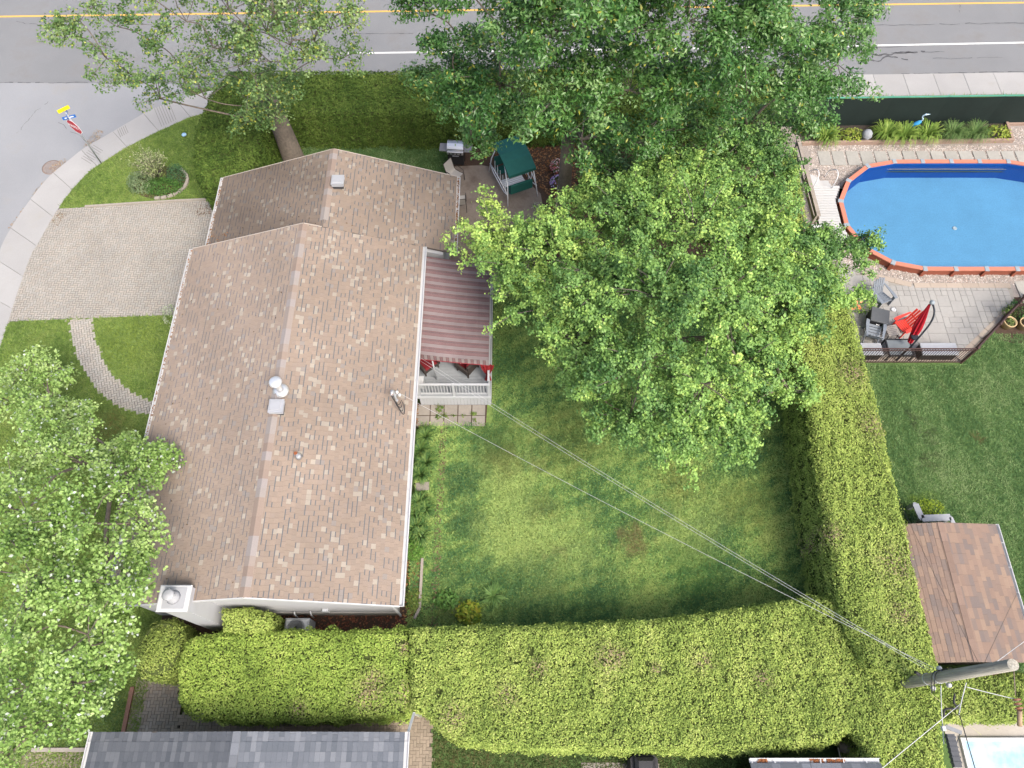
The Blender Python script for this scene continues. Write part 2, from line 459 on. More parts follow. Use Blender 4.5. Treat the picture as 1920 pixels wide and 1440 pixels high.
for i, (a, b, n, wob, w) in enumerate([
    ((650, 63), (775, 63), 14, .03, .035), ((1590, 48), (1800, 45), 22, .04, .035), ((1810, 45), (1920, 43), 12, .05, .05), ((1605, 102), (1735, 98), 18, .10, .10),
    ((1620, 109), (1700, 106), 14, .14, .12), ((1640, 104), (1770, 96), 16, .06, .06), ((1750, 110), (1880, 108), 16, .05, .03), ((1560, 90), (1700, 86), 14, .03, .03),
    ((1800, 8), (1800, 25), 6, .04, .03), ((1690, 138), (1920, 134), 30, .03, .05), ((30, 40), (130, 60), 16, .1, .025), ((0, 155), (330, 155), 40, .03, .05)]):
    crack(xy(*a, -.09), xy(*b, -.09), n, wob, w, road, i, z=-.0865)
for i, (a, b) in enumerate([((110, 230), (260, 330)), ((30, 250), (90, 190)), ((303, 160), (310, 190))]):
    crack(xy(*a, -.1), xy(*b, -.1), 18, .08, .02, side, 40 + i, z=-.086)
M_sand = mat('gutter_sand', (.30, .24, .18), .95, amt=.25, scale=9)
def litter(name, poly, n, cols, sz, m, z, parent, flat=.3, **kw):
    P = sample_poly(poly, n); k = len(P)
    if not k: return
    N = unit(np.c_[RNG.normal(size=(k, 2)) * flat, np.ones(k)])
    leaves(name, np.c_[P, np.full(k, z) + RNG.random(k) * .015], N, sz * (.5 + RNG.random(k)), .7, ramp(RNG.random(k), cols), m, parent=parent, kind='stuff', **kw)
M_lit = mat('fallen_leaf', src='col', rough=.8, amt=.1)
LIT = [(.13, .055, .02), (.24, .11, .045), (.30, .17, .08), (.10, .05, .03)]
# kerb-side dirt along the bend
for (a, b, r) in [((215, 255), (262, 230), .22), ((165, 278), (188, 245), .25), ((95, 320), (125, 300), .2), ((60, 372), (88, 340), .14), ((20, 430), (50, 390), .12)]:
    A, B = Vector(xy(*a, -.1)), Vector(xy(*b, -.1)); d = (B - A).normalized(); n = Vector((-d.y, d.x)) * r
    litter('kerb_litter', [tuple(A - n), tuple(B - n), tuple(B + n), tuple(A + n)], 320, [(.26, .19, .13), (.32, .27, .2), (.22, .13, .08)], .06, M_lit, -.085, side)

# ---- sidewalk: concrete panels, each its own piece
M_walk = mat('sidewalk_concrete', (0.315, 0.311, 0.303), .9, amt=.05, scale=18, amt2=.06, scale2=.6, bump=.2, bscale=80, rnd=.05, stain=((.30, .29, .265), 1.1, .55, .85))
OUT = [(456, 157), (410, 166), (367, 178), (293, 201), (253, 222), (197, 255), (157, 278), (130, 299), (90, 333), (47, 387), (17, 433), (0, 467)]
INN = [(430, 204), (392, 211), (353, 221), (307, 242), (273, 258), (233, 279), (190, 306), (167, 322), (130, 362), (97, 410), (72, 455), (57, 480)]
o_w = [Vector(xy(*p)) for p in OUT]; i_w = [Vector(xy(*p)) for p in INN]
o_w = [Vector((13.6, road_y(13.6, 29.96))), Vector((5, road_y(5, 29.96))), Vector((-5, road_y(-5, 29.96))), Vector((-10, 29.77))] + o_w + [Vector((-22.45, 17)), Vector((-22.4, 14)), Vector((-22.3, 8)), Vector((-22.3, 0)), Vector((-22.3, -8))]
i_w = [Vector((13.6, road_y(13.6, 28.45))), Vector((5, road_y(5, 28.45))), Vector((-5, road_y(-5, 28.45))), Vector((-10, 28.25))] + i_w + [Vector((-20.95, 17)), Vector((-20.85, 14)), Vector((-20.8, 8)), Vector((-20.8, 0)), Vector((-20.8, -8))]
def resample(P, n):
    D = [0]
    for a, b in zip(P[:-1], P[1:]): D.append(D[-1] + (b - a).length)
    out = []
    for k in range(n):
        t = D[-1] * k / (n - 1); j = max(0, min(len(P) - 2, np.searchsorted(D, t) - 1)); out.append(P[j].lerp(P[j + 1], (t - D[j]) / max(1e-6, D[j + 1] - D[j])))
    return out
FINE = 41 * 6 + 1
oo, ii = resample(smooth_path(o_w, 200), FINE), resample(smooth_path(i_w, 200), FINE)
walk = MB().prism([tuple(p) for p in inset([tuple(p) for p in oo] + [tuple(p) for p in ii[::-1]], .01)], -.35, -.03).build('sidewalk', mat('sidewalk_bed', (.12, .115, .10), .95), kind='structure')
for k in range(41):
    a, b = k * 6, (k + 1) * 6
    A = oo[a:b + 1]; B = ii[a:b + 1]
    d = (A[-1] - A[0]).normalized() * .008
    A = [A[0] + d] + A[1:-1] + [A[-1] - d]; B = [B[0] + d] + B[1:-1] + [B[-1] - d]
    MB().prism([tuple(p) for p in A] + [tuple(p) for p in B[::-1]], -.3, .0 + random.uniform(-.004, .004)).build('sidewalk_panel', M_walk, walk)
for k in range(22):
    x0 = 13.6 + k * 1.52; q = [(x0 + .008, 28.45), (x0 + 1.512, 28.45), (x0 + 1.512, 29.96), (x0 + .008, 29.96)]
    MB().prism([(x, road_y(x, y)) for x, y in q], -.3, random.uniform(-.004, .004)).build('sidewalk_panel', M_walk, walk)
MB().prism([(13.6, road_y(13.6, 28.47)), (47, road_y(47, 28.47)), (47, road_y(47, 29.94)), (13.6, road_y(13.6, 29.94))], -.35, -.03).build('sidewalk_bed', MATS['sidewalk_bed'], walk)
# tactile grooves cut into the ramp panels
M_groove = mat('groove', (.17, .165, .155), .95)
for (c, n, dv, sv) in [((312, 213), 7, (14, 34), (4.5, -2)), ((171, 291), 8, (18, 11), (-3.2, 3.4)), ((232, 245), 5, (6, 14), (3.5, -2))]:
    mb = MB()
    for i in range(n):
        a = at(c[0] - dv[0] / 2 + sv[0] * (i - n / 2), c[1] - dv[1] / 2 + sv[1] * (i - n / 2), .006); b = at(c[0] + dv[0] / 2 + sv[0] * (i - n / 2), c[1] + dv[1] / 2 + sv[1] * (i - n / 2), .006)
        mb.bar(a, b, .022, .003)
    mb.build('ramp_grooves', M_groove, walk, kind='stuff')

# ---- lawns
M_lawn = mat('lawn_thatch', (0.128, 0.188, 0.048), .95, amt=.3, scale=7, amt2=.22, scale2=.6, bump=.5, bscale=40)
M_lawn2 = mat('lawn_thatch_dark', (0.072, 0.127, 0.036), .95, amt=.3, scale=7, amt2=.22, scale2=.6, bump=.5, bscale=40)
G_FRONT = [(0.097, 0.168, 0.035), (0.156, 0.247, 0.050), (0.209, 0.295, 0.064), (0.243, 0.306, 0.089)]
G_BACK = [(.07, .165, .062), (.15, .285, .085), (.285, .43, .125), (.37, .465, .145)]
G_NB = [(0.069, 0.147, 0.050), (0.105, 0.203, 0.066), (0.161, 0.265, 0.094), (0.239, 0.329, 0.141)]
inner_edge = [tuple(p) for p in ii if p.x < -12.0]
drvT = [xy(113, 391), xy(160, 388), xy(250, 382), xy(330, 377), (-12.0, at(415, 373).y + .06)]
drvB = [xy(19, 603), xy(125, 598), xy(335, 590), (-12.0, at(335, 590).y + .1)]
i_top = [p for p in inner_edge if p[1] > drvT[0][1]]; i_mid = [p for p in inner_edge if drvB[0][1] < p[1] <= drvT[0][1]]; i_bot = [p for p in inner_edge if p[1] <= drvB[0][1]]
PL_front = i_top + drvT + [(-12.0, 28.25)]
MB().prism(PL_front, -.3, -.0025).build('front_lawn', M_lawn, kind='structure')
PL_left = drvB[:2] + drvB[2:] + [(-12.0, -8)] + i_bot[::-1]
MB().prism(PL_left, -.3, -.0035).build('street_side_lawn', M_lawn, kind='structure')
# walkway curve
WK_L = [xy(129, 600), xy(136, 640), xy(150, 682), xy(170, 716), xy(200, 748), xy(235, 768), xy(292, 782), xy(345, 800)]
WK_R = [xy(173, 597), xy(178, 630), xy(192, 668), xy(212, 702), xy(240, 728), xy(270, 748), xy(296, 752), xy(345, 760)]
wl, wr = resample(smooth_path([Vector(p) for p in WK_L], 60), 40), resample(smooth_path([Vector(p) for p in WK_R], 60), 40)
PL_walk = [tuple(p) for p in wl] + [tuple(p) for p in wr[::-1]]
bedloop = None
grass('front_lawn_grass', PL_front, G_FRONT, 'short sunlit grass on the corner lawn by the stop sign', dens=1000, h=(.03, .075), seed=3)
grass('street_side_grass', PL_left, G_FRONT, 'bright grass on both sides of the curved paver walkway', dens=800, h=(.04, .085), holes=[PL_walk], seed=5,
      spots=[(*xy(245, 640), 1.3, (.20, .27, .05), .7), (*xy(80, 690), 1.1, (.06, .13, .03), .7), (*xy(200, 800), .8, (.20, .15, .06), .6)])
# back yard
YB = [(-3.6, 2.4), (11.2, 2.4), (11.4, 19.0), (2.2, 19.2), (-.2, 17.0), (-3.6, 17.0)]
MB().prism(YB, -.3, -.002).build('back_lawn', M_lawn, kind='structure')
porch_hole = [(-3.7, 11.2), (-.75, 11.2), (-.75, 17.2), (-3.7, 17.2)]
bed_hole = [(-3.7, 2.4), (-2.75, 2.4), (-2.65, 11.2), (-3.7, 11.2)]
def sp(px, py, r, c, k): return (*xy(px, py), r, c, k)
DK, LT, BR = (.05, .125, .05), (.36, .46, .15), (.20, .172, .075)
grass('back_lawn_grass', YB, G_BACK, 'patchy clover and grass of the hedged back yard', dens=1500, h=(.03, .07), w=.026, holes=[porch_hole], seed=8,
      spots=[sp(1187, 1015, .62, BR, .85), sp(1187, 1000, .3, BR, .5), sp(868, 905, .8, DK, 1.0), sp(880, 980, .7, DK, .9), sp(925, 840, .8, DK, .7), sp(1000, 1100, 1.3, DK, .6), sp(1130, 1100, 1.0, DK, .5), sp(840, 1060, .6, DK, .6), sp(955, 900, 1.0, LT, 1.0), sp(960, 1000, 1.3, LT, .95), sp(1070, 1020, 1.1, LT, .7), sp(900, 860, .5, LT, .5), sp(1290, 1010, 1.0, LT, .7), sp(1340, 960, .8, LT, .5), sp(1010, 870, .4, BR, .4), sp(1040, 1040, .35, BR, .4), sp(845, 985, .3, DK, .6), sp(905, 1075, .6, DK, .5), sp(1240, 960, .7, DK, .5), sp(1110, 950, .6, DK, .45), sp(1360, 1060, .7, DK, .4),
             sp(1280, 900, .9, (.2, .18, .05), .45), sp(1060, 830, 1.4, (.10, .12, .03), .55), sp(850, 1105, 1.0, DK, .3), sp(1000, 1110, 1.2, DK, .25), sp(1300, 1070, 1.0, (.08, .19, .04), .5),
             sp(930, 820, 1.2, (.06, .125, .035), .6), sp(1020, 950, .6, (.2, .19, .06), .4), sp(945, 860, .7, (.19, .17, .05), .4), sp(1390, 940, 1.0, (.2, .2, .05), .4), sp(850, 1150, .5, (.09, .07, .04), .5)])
# shaded strip, patio, mulch behind the house
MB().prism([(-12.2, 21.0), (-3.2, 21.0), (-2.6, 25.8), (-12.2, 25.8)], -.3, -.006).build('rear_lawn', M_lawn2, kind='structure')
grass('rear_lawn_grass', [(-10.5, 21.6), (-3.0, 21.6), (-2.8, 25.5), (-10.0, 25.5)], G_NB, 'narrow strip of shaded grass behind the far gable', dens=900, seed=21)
M_pat = mat('patio_concrete', (.20, .165, .135), .9, amt=.12, scale=10, amt2=.15, scale2=.7, bump=.25, bscale=70, stain=((.12, .09, .07), 1.3, .5, .75))
PT = [(-3.3, 16.9), (-.3, 16.9), (.9, 18.2), (1.6, 20.5), (1.3, 22.6), (.2, 23.9), (-1.4, 24.3), (-2.9, 24.2), (-3.3, 21.0)]
MB().prism(PT, -.3, .012).build('patio', M_pat, kind='structure')
M_mulch = mat('mulch', (.065, .042, .03), .95, amt=.35, scale=14, bump=.8, bscale=40)
ML = [(-2.9, 23.0), (-.3, 16.6), (2.0, 18.5), (11.4, 18.5), (11.4, 28.4), (-12.0, 28.2), (-12.0, 25.4), (-2.6, 25.4)]
MB().prism(ML, -.3, -.014).build('planting_soil', M_mulch, kind='structure')
litter('fallen_leaves', [(1.0, 17.6), (3.8, 18.0), (4.0, 26), (-2, 26), (.3, 24), (1.7, 22.5), (1.8, 20)], 130, LIT, .09, M_lit, .0, None, label='fallen brown leaves on the mulch beside the swing', cat='leaves')

# neighbour to the right
NBL = [(10.6, -6), (45, -6), (45, 15.6), (10.6, 15.6)]
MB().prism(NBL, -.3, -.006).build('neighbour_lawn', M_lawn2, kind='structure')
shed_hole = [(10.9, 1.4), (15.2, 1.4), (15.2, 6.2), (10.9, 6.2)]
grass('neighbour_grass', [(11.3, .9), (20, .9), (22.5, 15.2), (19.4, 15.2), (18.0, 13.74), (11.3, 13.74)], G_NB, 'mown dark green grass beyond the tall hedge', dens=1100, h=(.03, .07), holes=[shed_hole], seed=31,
      spots=[sp(1712, 790, .35, (.05, .045, .03), .8), sp(1740, 815, .25, (.05, .045, .03), .7), sp(1738, 865, .3, (.06, .05, .03), .7), sp(1830, 815, .2, (.15, .09, .04), .8), sp(1770, 1000, .8, DK, .4), sp(1735, 945, .5, (.22, .33, .05), .8)])
M_grav = mat('gravel', (0.270, 0.239, 0.216), .95, amt=.35, scale=28, bump=1.0, bscale=45)
GV = [(12.2, 15.0), (45, 15.0), (45, 26.9), (12.2, 26.9)]
sheet_with_hole(GV, POOL_HOLE, -.01).build('gravel_ground', M_grav, kind='structure')
def pebbles(name, polys, dens, label, holes=()):
    PP = np.concatenate([sample_poly(p, dens, holes) for p in polys]); n = len(PP)
    r = .018 + .022 * RNG.random(n); h = r * .7
    base = np.array([[1, 0, 0], [0, 1, 0], [-1, 0, 0], [0, -1, 0], [0, 0, 1]], float)
    th = RNG.random(n) * 6.283; cs, sn = np.cos(th), np.sin(th); el = .7 + .6 * RNG.random(n)
    V = np.zeros((n, 5, 3)); bx = base[None, :, 0] * r[:, None] * el[:, None]; by = base[None, :, 1] * r[:, None]
    V[:, :, 0] = PP[:, None, 0] + bx * cs[:, None] - by * sn[:, None]; V[:, :, 1] = PP[:, None, 1] + bx * sn[:, None] + by * cs[:, None]
    V[:, :, 2] = -.008 + base[None, :, 2] * h[:, None] * 1.4
    F = (np.arange(n)[:, None, None] * 5 + np.array([[0, 1, 4], [1, 2, 4], [2, 3, 4], [3, 0, 4]])[None]).reshape(-1, 3)
    C = np.repeat(ramp(RNG.random(n), [(.16, .14, .125), (.33, .29, .255), (.40, .34, .29), (.55, .52, .48), (.30, .21, .17)]), 4, 0)
    return obj(name, np_mesh(name, V.reshape(-1, 3), F, C, mat('pebble', src='col', rough=.8, amt=.1)), label=label, cat='gravel', kind='stuff')
# ---- pavers
M_pav = mat('paver_grey', (0.263, 0.218, 0.168), .92, amt=.12, scale=20, amt2=.13, scale2=.5, bump=.25, bscale=80, rnd=.12)
M_pavj = mat('paver_field', src='col', rough=.92, amt=.10, scale=20, amt2=.12, scale2=.5, bump=.25, bscale=80)
M_joint = mat('paver_joint', (0.073, 0.065, 0.053), .95, amt=.2, scale=8)
def herring(poly, L=.205, W=.1025, gap=.007, rz=0.0, org=(0, 0), holes=()):
    """herringbone bricks whose centres fall inside poly: (cx, cy, lx, ly, rot)"""
    c, s = math.cos(rz), math.sin(rz); A = np.asarray(poly); lo, hi = A.min(0), A.max(0)
    D = math.hypot(*(hi - lo)) / W / 2 + 4; mid = (lo + hi) / 2; n = int(D) + 2; cells = []
    for i in range(-n, n):
        for m_ in range(-n // 2, n // 2):
            for (x, y, lx, ly) in ((i + 4 * m_, i, 2, 1), (i + 2 + 4 * m_, i - 1, 1, 2)):
                if abs(x) > n or abs(y) > n: continue
                cells.append(((x + lx / 2) * W, (y + ly / 2) * W, lx * W - gap, ly * W - gap))
    cells = np.array(cells); X = mid[0] + cells[:, 0] * c - cells[:, 1] * s; Y = mid[1] + cells[:, 0] * s + cells[:, 1] * c
    P = np.c_[X, Y]; k = inside(P, poly)
    for h in holes: k &= ~inside(P, h)
    return [(X[j], Y[j], cells[j, 2], cells[j, 3]) for j in np.nonzero(k)[0]]
def paver_field(parent, bricks, rz, z, m, base, var=.14):
    mb = MB()
    for (x, y, lx, ly) in bricks:
        f = 1 + random.uniform(-var, var); t = random.uniform(-.03, .03)
        mb.box((x, y, z - .02 + random.uniform(-.003, .003)), (lx, ly, .04), rz, col=(base[0] * f + t * .3, base[1] * f, base[2] * f - t * .2), bev=.006)
    return mb.build('paver', m, parent, kind='stuff')
PL_drv = i_mid + drvB + drvT[::-1]
drive = MB().prism(PL_drv, -.3, -.022).build('driveway', M_joint, kind='structure')
paver_field(drive, herring(inset(PL_drv, -.08), rz=R(1), gap=.017), R(1), -.006, M_pavj, (.318, .298, .264), .06)
wk = MB().prism(inset(PL_walk, .06), -.3, .004).build('walkway', M_joint, kind='structure')
paver_field(wk, herring(PL_walk, rz=R(20), gap=.016), R(20), .02, M_pavj, (.345, .322, .282), .06)
M_edge = mat('edging_concrete', (.30, .27, .23), .9, amt=.15, scale=10)
for a, b in zip(drvT[1:-1], drvT[2:]):
    MB().bar((*a, .02), (*b, .02), .10, .08).build('driveway_edging', M_edge, drive)
# near paver path (bottom of the photo)
def near_pavers(name, polys, rz=0.0, nparts=150, org=None):
    root = None
    for q in polys:
        if root is None: root = MB().prism(inset(q, .05), -.3, -.012).build(name, M_joint, kind='structure')
        else: MB().prism(inset(q, .05), -.3, -.0125).build('path_bed', M_joint, root)
    br = [b for q in polys for b in herring(q, rz=rz)]
    br.sort(key=lambda b: b[1] * _s + abs(b[0]) * .05)
    for (x, y, lx, ly) in br[:nparts]:
        piece('paver', M_pav, root, (x, y, -.04 + random.uniform(-.003, .003)), (lx, ly, .044), rz, bev=.1)
    if br[nparts:]: paver_field(root, br[nparts:], rz, .004, M_pavj, (.275, .235, .185))
    return root
near_pavers('hedge_side_path', [[xy(338, 1255), xy(338, 1375), xy(232, 1375), xy(245, 1290), xy(262, 1272)], [xy(338, 1335), xy(770, 1330), xy(770, 1378), xy(338, 1378)], [xy(752, 1340), xy(812, 1340), xy(808, 1520), xy(752, 1520)]], 0.0, 210)
near_pavers('street_side_path', [[xy(-80, 1408), xy(175, 1407), xy(160, 1500), xy(-80, 1500)]], 0.0, 90)
M_redge = mat('brick_edging', (.23, .125, .085), .9, amt=.25, scale=12)
pth = bpy.data.objects['hedge_side_path']
MB().bar(at(249, 1288, .03), at(231, 1376, .03), .13, .1).build('path_edging', M_redge, pth)
MB().bar(at(60, 1406, .03), at(172, 1406, .03), .12, .1).build('path_edging', M_edge, bpy.data.objects['street_side_path'])
# lawn and shade strip at the bottom
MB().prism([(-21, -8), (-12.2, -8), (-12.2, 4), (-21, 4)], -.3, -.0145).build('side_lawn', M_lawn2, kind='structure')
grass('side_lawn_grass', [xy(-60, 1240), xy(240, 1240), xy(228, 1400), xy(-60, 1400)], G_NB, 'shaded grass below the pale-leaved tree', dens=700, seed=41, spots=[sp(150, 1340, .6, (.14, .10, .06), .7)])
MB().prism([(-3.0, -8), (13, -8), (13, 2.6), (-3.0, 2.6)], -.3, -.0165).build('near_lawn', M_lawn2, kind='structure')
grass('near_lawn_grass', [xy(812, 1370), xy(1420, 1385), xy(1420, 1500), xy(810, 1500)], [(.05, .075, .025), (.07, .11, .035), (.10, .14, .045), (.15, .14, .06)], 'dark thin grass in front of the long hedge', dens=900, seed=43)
M_slab = mat('concrete_slab', (0.237, 0.214, 0.186), .9, amt=.10, scale=9, amt2=.08, scale2=1, bump=.3, bscale=60, rnd=.08, stain=((.2, .19, .16), 2.0, .55, .8))
slabs = empty('stepping_slabs', at(1150, 1436), kind='structure')
for (a, b) in (((1090, 1164), (1430, 1470)), ((1166, 1236), (1432, 1472))):
    q = [xy(a[0], b[0]), xy(a[1], b[0]), xy(a[1], b[1]), xy(a[0], b[1])]
    MB().prism(q, -.2, .012).build('slab', M_slab, slabs)
# porch slabs, five by two
sl = MB().prism([xy(776, 756), xy(914, 756), xy(911, 799), xy(776, 799)], -.3, .0).build('slab_path', M_mulch, kind='structure')
for r in range(2):
    for c in range(5):
        x0 = 781 + c * 26.0 - r * .6; y0 = 759 + r * 20.5
        q = [xy(x0 + .8, y0 + .6), xy(x0 + 25, y0 + .6), xy(x0 + 24.6, y0 + 19.6), xy(x0 + .4, y0 + 19.6)]
        g = random.uniform(.9, 1.08)
        MB().prism(q, -.1, .024 + random.uniform(-.004, .004)).build('slab', M_slab, sl)
# weeds in the slab joints
def tuft(name, c, n, h, spread, cols, m, parent=None, w=.02, arch=.6, **kw):
    """a clump of arching strap leaves"""
    V = []; F = []; C = []
    for i in range(n):
        a = random.uniform(0, 6.283); r0 = spread * .25 * random.random(); d = Vector((math.cos(a), math.sin(a), 0)); s = Vector((-d.y, d.x, 0))
        hh = h * random.uniform(.6, 1.1); sp_ = spread * random.uniform(.45, 1.0); b = Vector(c) + d * r0; ww = w * random.uniform(.7, 1.2)
        pts = [b, b + d * sp_ * .35 + Vector((0, 0, hh * .75)), b + d * sp_ * .75 + Vector((0, 0, hh)), b + d * sp_ * 1.05 + Vector((0, 0, hh * (1 - arch * random.uniform(.4, 1))))]
        o = len(V)
        for p, k in zip(pts, (.6, 1, .8, .1)): V += [p + s * ww * k, p - s * ww * k]
        col = ramp(np.array([random.random()]), cols)[0]
        for k in range(3): F.append((o + 2 * k, o + 2 * k + 1, o + 2 * k + 3, o + 2 * k + 2)); C.append(col)
    me = np_mesh(name, np.array([tuple(v) for v in V]), np.array(F), np.array(C), m)
    return obj(name, me, parent, **kw)
M_leaf = mat('plant_leaf', src='col', rough=.6, amt=.1, scale=4, transl=.25, spec=.3)
def mound(name, c, r, h, n, size, cols, aspect=.6, parent=None, m=None, flat=.6, seed=0, **kw):
    """leafy mound: leaves over a dome with some depth"""
    d = unit(RNG.normal(size=(n, 3))); d[:, 2] = np.abs(d[:, 2]); k = .55 + .45 * RNG.random(n) ** .5
    rx, ry = (r, r) if not hasattr(r, '__len__') else r
    P = np.array(c) + d * k[:, None] * np.array([rx, ry, h]) + RNG.normal(size=(n, 3)) * size * .4
    P[:, 2] = np.maximum(P[:, 2], c[2] + .02)
    N = unit(d * .6 + np.array([0, 0, flat]) + RNG.normal(size=(n, 3)) * .5)
    C = ramp(.5 + .22 * waves(P[:, :2], .5, seed) + RNG.normal(size=n) * .2, cols)
    return leaves(name, P, N, size * (.6 + .8 * RNG.random(n)), aspect, C, m or M_leaf, parent=parent, **kw)
W_G = [(.06, .12, .02), (.12, .2, .03), (.2, .26, .05)]
for (px, py, r, n) in [(824, 766, .16, 60), (823, 781, .14, 40), (836, 780, .12, 30), (850, 780, .06, 10), (888, 776, .10, 34), (889, 788, .07, 18), (870, 780, .05, 10)]:
    mound('weed_tuft', at(px, py, .02), r, .08, n, .07, W_G, parent=sl, kind='stuff')
litter('leaf_litter', [xy(776, 757), xy(784, 757), xy(786, 800), xy(775, 800)], 350, LIT, .06, M_lit, .03, sl)

# ================================================================== THE HOUSE
SLOPE = .33
HX0, HXR, HX1 = -12.45, -7.75, -3.46          # left eave, ridge, right eave of the long part
HY0, HY1 = 3.86, 17.40
UX0, UXR, UX1 = -12.03, -7.08, -2.29          # the set-back far part
UY1 = 21.28
ZR = 4.36
def z_right(x): return ZR - SLOPE * (x - HXR)
def z_left(x): return ZR - SLOPE * (HXR - x)
UZR = z_right(UXR)
def z_uleft(x): return UZR - SLOPE * (UXR - x)
house = empty('bungalow', (HXR, 10, 0), label='long white bungalow under a tan shingled gable roof', cat='house')
M_wall = mat('white_siding', (0.422, 0.428, 0.442), .6, amt=.03, scale=3, spec=.4)
M_found = mat('foundation', (.33, .32, .30), .9, amt=.12, scale=6)
M_fascia = mat('white_metal_trim', (0.504, 0.511, 0.518), .45, amt=.03, scale=4, spec=.5, stain=((.45, .42, .38), 3.0, .62, .85))
ov = .42
mb = MB()
for (x0, x1, y0, y1) in ((HX0 + ov, HX1 - ov, HY0 + .22, HY1 - .1),):
    z0 = .45
    sec = [(x0, z0), (x1, z0), (x1, z_right(x1) - .14), (HXR, ZR - .14), (x0, z_left(x0) - .14)]
    n = len(sec); vs = [(x, y0, z) for x, z in sec] + [(x, y1, z) for x, z in sec]
    mb._add(vs, [tuple(range(n)), tuple(range(2 * n - 1, n - 1, -1))] + [((i + 1) % n, i, n + i, n + (i + 1) % n) for i in range(n)])
mb.build('wall', M_wall, house)
mb = MB(); x0, x1 = UX0 + ov, UX1 - ov; z0 = .45
sec = [(x0, z0), (x1, z0), (x1, z_right(x1) - .14), (UXR, UZR - .14), (x0, z_uleft(x0) - .14)]
n = 5; vs = [(x, HY1 - .1, z) for x, z in sec] + [(x, UY1 - .22, z) for x, z in sec]
mb._add(vs, [tuple(range(n)), tuple(range(2 * n - 1, n - 1, -1))] + [((i + 1) % n, i, n + i, n + (i + 1) % n) for i in range(n)])
mb.build('wall', M_wall, house)
MB().box(((HX0 + HX1) / 2, (HY0 + HY1) / 2, .2), (HX1 - HX0 - 2 * ov + .03, HY1 - HY0 - .36, .52)).build('foundation', M_found, house)
MB().box(((UX0 + UX1) / 2, (HY1 + UY1) / 2, .2), (UX1 - UX0 - 2 * ov + .03, UY1 - HY1 - .3, .52)).build('foundation', M_found, house)
# siding boards on the near gable
for k in range(14):
    z = .5 + k * .20
    xl = max(HX0 + ov, HXR - (ZR - .16 - z) / SLOPE); xr = min(HX1 - ov, HXR + (ZR - .16 - z) / SLOPE)
    if xr - xl < .4: continue
    MB().bar((xl, HY0 + .212, z), (xr, HY0 + .212, z + .0), .016, .19).build('siding_board', M_wall, house)
# roof decks (thin solid under the shingles) with white rake and eave trim
M_deckw = mat('roof_felt', (.10, .085, .075), .9)
def roof_plane(x0, z0, x1, z1, y0, y1, th=.09):
    n = Vector((-(z1 - z0), 0, x1 - x0)).normalized()
    if n.z < 0: n = -n
    a = [(x0, y0, z0), (x1, y0, z1), (x1, y1, z1), (x0, y1, z0)]
    b = [Vector(p) - n * th for p in a]
    m_ = MB(); m_._add(a + b, [(0, 1, 2, 3), (7, 6, 5, 4), (0, 4, 5, 1), (1, 5, 6, 2), (2, 6, 7, 3), (3, 7, 4, 0)]); return m_
roof = roof_plane(HX0, z_left(HX0), HXR, ZR, HY0, HY1).build('roof', M_deckw, house)
roof_plane(HXR, ZR, HX1, z_right(HX1), HY0, HY1).build('roof_deck', M_deckw, roof)
roof_plane(UX0, z_uleft(UX0), UXR, UZR, HY1 - .04, UY1).build('roof_deck', M_deckw, roof)
roof_plane(UXR, UZR, UX1, z_right(UX1), HY1 + .004, UY1).build('roof_deck', M_deckw, roof)
M_shing = mat('asphalt_shingle', src='col', rough=.92, amt=.10, scale=45, amt2=.07, scale2=.45, bump=.35, bscale=160, spec=.2)
TAN0 = [(0.217, 0.172, 0.141), (0.247, 0.200, 0.166), (0.228, 0.186, 0.157), (0.262, 0.220, 0.185), (0.205, 0.168, 0.147)]
TAN = [(0.246, 0.196, 0.157), (0.252, 0.201, 0.160), (0.240, 0.192, 0.156), (0.258, 0.205, 0.164), (0.243, 0.196, 0.161)]
CREAM, DASH, GREYT = (.296, .262, .218), (.118, .120, .130), (.228, .202, .182)
def shingle_cells(origin, along, up, nrm, length, run, e, w, mult, seed, pcream=.10, pdash=.46, pal=TAN, cream=CREAM, dash=DASH, wvar=.0, limit_fn=None):
    """courses of shingle tabs on a plane: list of (centre, w, e, cols)"""
    g = random.Random(seed); cells = []
    rows = int(run / e + .999)
    for i in range(rows):
        t0 = i * e; t1 = min(run, t0 + e); y = -g.random() * w
        while y < length:
            ww = w * (1 + g.uniform(-wvar, wvar)); a, b = max(0, y), min(length, y + ww); y += ww
            if b - a < .03: continue
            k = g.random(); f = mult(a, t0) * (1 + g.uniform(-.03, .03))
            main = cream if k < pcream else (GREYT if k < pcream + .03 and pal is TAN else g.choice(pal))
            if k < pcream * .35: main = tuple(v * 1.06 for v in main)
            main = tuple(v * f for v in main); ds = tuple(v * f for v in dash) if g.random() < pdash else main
            cells.append((a, b, t0, t1, main, ds))
    return cells
